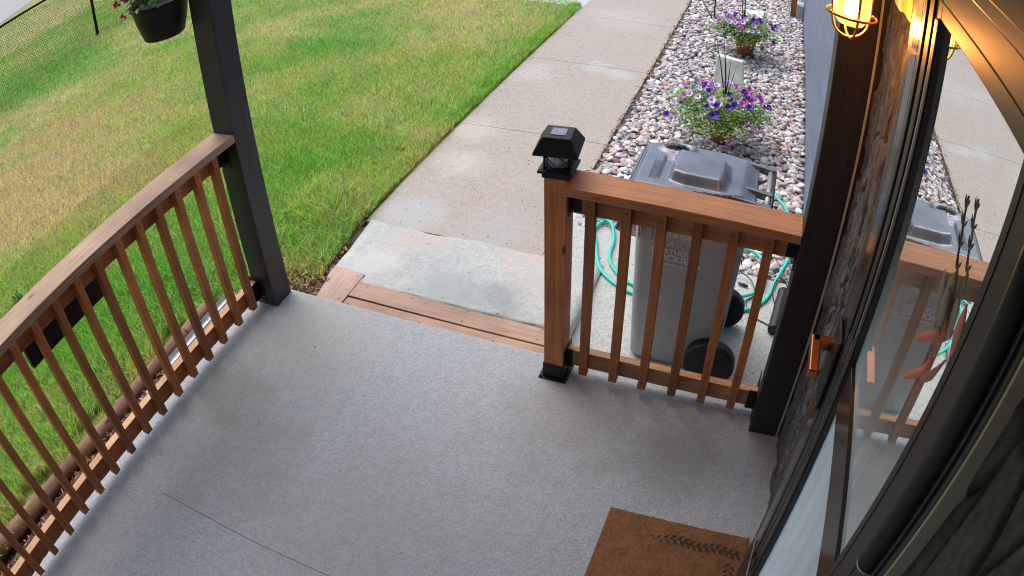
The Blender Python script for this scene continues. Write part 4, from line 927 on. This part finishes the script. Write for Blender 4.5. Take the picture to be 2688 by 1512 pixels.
def petunia(c, rx, ry, rz, nfl, label, seed, potr, cols, spikes):
    t = empty('petunia_pot', (c[0], c[1], ZG), label, 'potted plant', 'petunia pots on the river rock'); r_ = np.random.default_rng(seed)
    z0 = ZG + .005; H = .21
    MB().lathe((c[0] + .01, c[1] - .10 * 0, 0), [(potr * .62, z0), (potr * .80, z0 + H * .6), (potr * .92, z0 + H * .86), (potr * 1.03, z0 + H * .87), (potr * 1.05, z0 + H), (potr * .95, z0 + H), (potr * .9, z0 + H - .02)], 36, True).build('pot', M['terracotta'], t)
    foliage(t, (c[0], c[1], c[2]), rx, ry, rz, 3000, mat=M['leaf'], leaf=.026); foliage(t, (c[0], c[1], c[2] + .01), rx * .95, ry * .95, rz, 1500, 'foliage', M['leaf_light'], .024)
    sm = MB()
    for k in range(26):
        a = r_.uniform(0, 2 * PI); e = r_.uniform(.6, 1.0); sm.tube([(c[0], c[1], z0 + H - .02), (c[0] + .4 * rx * e * math.cos(a), c[1] + .4 * ry * e * math.sin(a), z0 + H + .03), (c[0] + rx * e * math.cos(a), c[1] + ry * e * math.sin(a), max(ZG + .02, c[2] - .05))], .002, 4)
    sm.build('stems', M['leaf'], t)
    for k in range(nfl):
        a = r_.uniform(0, 2 * PI); u = r_.uniform(.25, 1.08); el = math.sqrt(max(0, 1 - min(u, 1) ** 2))
        x, y, z = c[0] + rx * u * math.cos(a), c[1] + ry * u * math.sin(a), c[2] + rz * (el * .95 + r_.uniform(-.12, .16)) - (.05 if u > .9 else 0)
        ci = cols(math.cos(a), math.sin(a), u, r_)
        o = bpy.data.objects.new('blossom', BM_[ci]); C.objects.link(o); o.parent = t; o.location = (x - c[0], y - c[1], max(z, ZG + .03) - ZG)
        d = Vector((math.cos(a) * u * .7 + .10, math.sin(a) * u * .6 - .45, .75 + r_.uniform(-.1, .3))); o.rotation_euler = d.to_track_quat('Z', 'Y').to_euler(); s = r_.uniform(.75, 1.25); o.scale = (s, s, s)
        if ci in ('magenta', 'lilac'):
            q = bpy.data.objects.new('throat', thm); C.objects.link(q); q.parent = o
    sp = MB()
    for (bx_, by_, bz_, tx, ty, tz, r0) in spikes: 
        mid = ((bx_ + tx) / 2 + .004, (by_ + ty) / 2, (bz_ + tz) / 2 + .01); sp.tube([(bx_, by_, bz_), mid, (tx, ty, tz)], [r0, r0 * .8, .0008], 5)
    sp.build('grass_spike', M['spike'], t)
    return t
def cols1(ca, sa, u, r_):
    q = r_.random()
    if ca > .2 and sa < .2: return 'purple' if q < .38 else ('magenta' if q < .72 else 'lilac')
    if sa < -.3 and ca < .2: return 'lilac' if q < .45 else ('purple' if q < .8 else 'magenta')
    return 'magenta' if q < .42 else ('lilac' if q < .78 else 'purple')
spk = [(2.05, 3.02, .20, 1.948, 3.0, .70, .006), (2.06, 3.03, .20, 2.006, 3.0, .72, .0075), (2.06, 3.0, .20, 2.075, 3.0, .56, .005), (2.07, 3.0, .22, 2.122, 3.0, .49, .004), (2.0, 3.0, .2, 1.856, 3.0, .52, .003)]
petunia((2.055, 2.93, .13), .42, .42, .17, 84, 'near terracotta pot of purple, pink and white petunias with tall dark spikes', 5, .125, cols1, spk)
def cols2(ca, sa, u, r_):
    q = r_.random()
    if ca > .5: return 'purple' if q < .6 else 'magenta'
    if sa < 0: return 'lilac' if q < .7 else ('magenta' if q < .9 else 'purple')
    return 'lilac' if q < .5 else 'purple'
spk2 = [(2.05, 5.1, .22, 2.05, 5.1, .62, .008), (2.04, 5.1, .22, 2.0, 5.12, .60, .006), (2.03, 5.1, .2, 1.92, 5.1, .58, .003)]
petunia((2.08, 5.13, .13), .36, .40, .16, 64, 'far terracotta pot of white and violet petunias on the river rock', 9, .135, cols2, spk2)
# flagstones
def slab(name, quad_bot, quad_top, label):
    mb = MB(); mb.add(quad_bot + quad_top, [(3, 2, 1, 0), (4, 5, 6, 7), (0, 1, 5, 4), (1, 2, 6, 5), (2, 3, 7, 6), (3, 0, 4, 7)])
    o = mb.build(name, M['flagstone'], bevel=.008); tag(o, label, 'stone', 'flagstones on the river rock'); return o
slab('flagstone', [(1.875, 3.86, -.15), (2.165, 3.86, -.15), (2.165, 3.96, -.15), (1.90, 3.98, -.15)], [(1.885, 3.97, .20), (2.125, 3.99, .175), (2.135, 4.06, .17), (1.90, 4.05, .205)], 'pale upright flagstone standing between the two petunia pots')
slab('flagstone', [(2.00, 6.10, -.15), (2.26, 6.18, -.15), (2.26, 6.5, -.15), (2.00, 6.5, -.15)], [(2.03, 6.17, -.02), (2.22, 6.22, -.01), (2.24, 6.45, .04), (2.01, 6.45, .02)], 'low pale flagstone lying behind the far petunia pot')
# hanging basket
hb = empty('hanging_basket', (-.15, -.05, 1.7), 'black hanging basket with red trailing flowers left of the charcoal post', 'hanging basket')
MB().lathe((-.15, -.05, 0), [(.092, 1.570), (.104, 1.578), (.128, 1.66), (.142, 1.735), (.148, 1.74), (.148, 1.752), (.138, 1.752), (.13, 1.73)], 40).build('pot', M['black_metal'], hb)
foliage(hb, (-.15, -.05, 1.80), .19, .19, .10, 1100, leaf=.03)
for k in range(40):
    a = random.uniform(0, 2 * PI) if k < 22 else random.uniform(2.7, 4.6); u = random.uniform(.5, 1.15); x, y = -.15 + .19 * u * math.cos(a), -.05 + .19 * u * math.sin(a); z = 1.80 + .08 * math.sqrt(max(0, 1 - min(1, u) ** 2)) - (random.uniform(0, .13) if k >= 22 else 0)
    o = bpy.data.objects.new('blossom', BM_['red']); C.objects.link(o); o.parent = hb; o.location = (x + .15, y + .05, z - 1.7); o.rotation_euler = (random.uniform(-1.5, 1.5), random.uniform(-1.5, 1.5), 0); s = random.uniform(.5, .9); o.scale = (s, s, s * 1.4)
hk = MB()
for a in (0, 2.1, 4.2): hk.tube([(-.15 + .145 * math.cos(a), -.05 + .145 * math.sin(a), 1.745), (-.15, -.05, 2.35)], .002, 5)
hk.tube([(-.15, -.05, 2.35), (-.15, -.05, 2.45), (-.10, -.05, 2.50), (-.02, -.05, 2.5)], .004, 6); hk.build('hanger', M['black_metal'], hb)
# wreath on the entry door
wr = empty('door_wreath', (2.66, -1.40, 1.85), 'pink tulip swag with ribbon and small pennants hanging on the storm door glass', 'wreath')
def pet(mb, y, z, L, W_, a, x=2.775, th=.006):
    n = 12; rs = []
    for k in range(7):
        t = k / 6; ww = W_ * math.sin(PI * min(.98, max(.06, t))) ** .7; cy_, cz_ = y + math.cos(a) * L * (t - .5), z + math.sin(a) * L * (t - .5)
        rs.append([(x + th * math.sin(PI * t) * math.cos(2 * PI * i / n), cy_ - math.sin(a) * ww * math.sin(2 * PI * i / n), cz_ + math.cos(a) * ww * math.sin(2 * PI * i / n)) for i in range(n)])
    mb.rings(rs, True, True)
g1 = MB(); pet(g1, -1.12, 1.665, .11, .022, .9); pet(g1, -1.155, 1.675, .11, .020, 1.1); pet(g1, -1.19, 1.68, .12, .024, 1.2, 2.79); g1.build('tulip', M['grey_cloth'], wr)
g1 = MB(); pet(g1, -1.27, 1.715, .10, .020, 1.3); pet(g1, -1.30, 1.725, .09, .017, 1.5, 2.785); g1.build('tulip', M['salmon'], wr)
g1 = MB(); pet(g1, -1.25, 1.69, .11, .022, 1.2, 2.79); g1.build('tulip', M['salmon_pale'], wr)
g1 = MB(); pet(g1, -1.15, 1.735, .04, .006, 1.6); g1.build('bud', M['yellow_cloth'], wr)
def ribbon(pts, ws):
    mb = MB(); V = []
    for i, ((y, z), w_) in enumerate(zip(pts, ws)):
        a = pts[min(i + 1, len(pts) - 1)]; b = pts[max(i - 1, 0)]; dy, dz = a[0] - b[0], a[1] - b[1]; L = math.hypot(dy, dz); ny_, nz_ = -dz / L, dy / L
        V += [(2.772 + .004 * math.sin(i), y + ny_ * w_ * .6, z + nz_ * w_ * .6), (2.774 + .004 * math.sin(i + 1), y - ny_ * w_ * .6, z - nz_ * w_ * .6)]
    mb.add(V, [(2 * i, 2 * i + 1, 2 * i + 3, 2 * i + 2) for i in range(len(pts) - 1)], True); o = mb.build('ribbon', M['salmon'], wr); s = o.modifiers.new('s', 'SOLIDIFY'); s.thickness = .002
ribbon([(-1.185, 1.645), (-1.16, 1.615), (-1.13, 1.585), (-1.105, 1.56), (-1.09, 1.54)], [.012, .014, .015, .014, .006])
ribbon([(-1.205, 1.60), (-1.195, 1.57), (-1.175, 1.535), (-1.145, 1.50), (-1.115, 1.468)], [.003, .012, .016, .016, .010])
tw = MB().tube(smoothpath([(2.776, -1.169, 1.719), (2.776, -1.156, 1.746), (2.776, -1.125, 1.765), (2.776, -1.11, 1.795), (2.776, -1.09, 1.823), (2.776, -1.08, 1.86)], 4), .0025, 6)
tw.build('twig', M['twig'], wr)
g1 = MB()
for y, z, a in ((-1.15, 1.762, 2.0), (-1.13, 1.755, 1.0), (-1.125, 1.79, 2.1), (-1.10, 1.785, .9), (-1.108, 1.82, 2.2), (-1.08, 1.815, .8), (-1.09, 1.85, 2.1), (-1.07, 1.845, 1.0)): pet(g1, y, z, .026, .0032, a, 2.776, .002)
g1.build('twig_leaf', M['twig'], wr)
g1 = MB()
for q in ([(-1.240, 1.80), (-1.258, 1.85), (-1.236, 1.848)], [(-1.268, 1.815), (-1.278, 1.86), (-1.262, 1.86)]):
    g1.add([(2.776, y, z) for y, z in q] + [(2.780, y, z) for y, z in q], [(0, 1, 2), (5, 4, 3), (0, 3, 4, 1), (1, 4, 5, 2), (2, 5, 3, 0)])


KW = (2.656 - CAM[0]) / (2.775 - CAM[0])
for ch in list(wr.children):
    for v_ in ch.data.vertices:
        p_ = v_.co + wr.location; v_.co = Vector([CAM[q] + (p_[q] - CAM[q]) * KW for q in range(3)]) - wr.location

# ================================================================== FAR THINGS
fc = empty('chain_link_fence', (-7.3, 3, ZG), 'black chain link fence along the far left of the lawn', 'fence')
def fx_(y): return -7.273 - (y - 2.22) * .155
HF = 1.10; tr = MB().tube([(fx_(-1), -1, ZG + HF), (fx_(14), 14, ZG + HF)], .021, 10).build('top_rail', M['black_metal'], fc)
wm = []; s = .055; 
for k in range(int(-1 / s) - 20, int(14 / s) + 20):
    for sg in (1, -1):
        y0 = k * s; y1 = y0 + sg * HF * .98
        wm.append(((fx_(y0), y0, ZG + .01), (fx_(y1), y1, ZG + HF)))
A = np.array([q[0] for q in wm]); B = np.array([q[1] for q in wm]); ok = (A[:, 1] > -1) & (A[:, 1] < 9); A, B = A[ok], B[ok]; n = len(A); r = .0030
offs = np.array([[r, 0, 0], [-r * .5, r * .87, 0], [-r * .5, -r * .87, 0]])
V = np.concatenate([A[:, None] + offs[None], B[:, None] + offs[None]], 1) - np.array([-7.3, 3, ZG]); b = (np.arange(n) * 6)[:, None]
F = np.concatenate([b + np.array([0, 1, 4, 3]), b + np.array([1, 2, 5, 4]), b + np.array([2, 0, 3, 5])])
npmesh('wire_mesh', V.reshape(-1, 3), F, M['black_metal'], None, False, fc)
for y in (4.66, 1.7, 7.6): MB().tube([(fx_(y), y, ZG - .02), (fx_(y), y, ZG + HF + .04)], .028, 12).build('post', M['black_metal'], fc)
shk = MB().tube([(1.63, 6.30, ZG - .01), (1.63, 6.30, 1.2), (1.66, 6.30, 1.35), (1.74, 6.30, 1.40), (1.80, 6.30, 1.34)], .009, 10).build('garden_pole', M['black_metal'])
tag(shk, 'thin black upright pole in the river rock behind the far pot', 'pole')
sh2 = MB().tube([(1.35, 7.15, ZG + .03), (1.60, 6.25, ZG + .02)], .010, 8).build('fallen_stake', M['frame']); tag(sh2, 'dark stake lying slanted on the river rock near the walk', 'stake')
wp = empty('timber_post', (2.60, 7.1, ZG), 'reddish timber post on a grey block at the far end of the rock bed', 'post')
MB().box(2.575, 2.655, 7.09, 7.17, ZG, 1.3).build('shaft', M['cedar_z'], wp, bevel=.003)
MB().box(2.548, 2.566, 7.06, 7.10, ZG, 1.2).build('white_strip', M['white_plastic'], wp)
blk = MB().box(2.66, 2.755, 7.08, 7.35, ZG - .02, .04).build('concrete_block', M['pad'], bevel=.01); tag(blk, 'grey concrete block beside the reddish timber post', 'block')
# a few broad leaved weeds in the lawn
r_ = np.random.default_rng(4)
for k, (x, y, s, lab) in enumerate(((-2.03, -.56, .10, 'leafy green weed rising beside the outer edge of the left railing cap'), (-.18, 1.95, .045, 'small round leaved weed near the walk edge'), (-.02, 1.12, .08, 'bushy green tuft of weed at the ramp corner of the walk'))):
    mb = MB()
    for i in range(34):
        a = r_.uniform(0, 2 * PI); L = s * r_.uniform(.5, 1.1); W_ = L * .22; e = r_.uniform(.3, 1.2); cx_, cy_ = x + r_.normal(0, s * .3), y + r_.normal(0, s * .3)
        ux, uy, uz = math.cos(a) * math.cos(e), math.sin(a) * math.cos(e), math.sin(e); px, py = -math.sin(a), math.cos(a)
        mb.add([(cx_, cy_, ZG), (cx_ + ux * L * .5 + px * W_, cy_ + uy * L * .5 + py * W_, ZG + uz * L * .55), (cx_ + ux * L, cy_ + uy * L, ZG + uz * L * .9), (cx_ + ux * L * .5 - px * W_, cy_ + uy * L * .5 - py * W_, ZG + uz * L * .55)], [(0, 1, 2), (0, 2, 3)])
    o = mb.build('weed', M['leaf_light']); tag(o, lab, 'weed', 'weeds in the lawn')
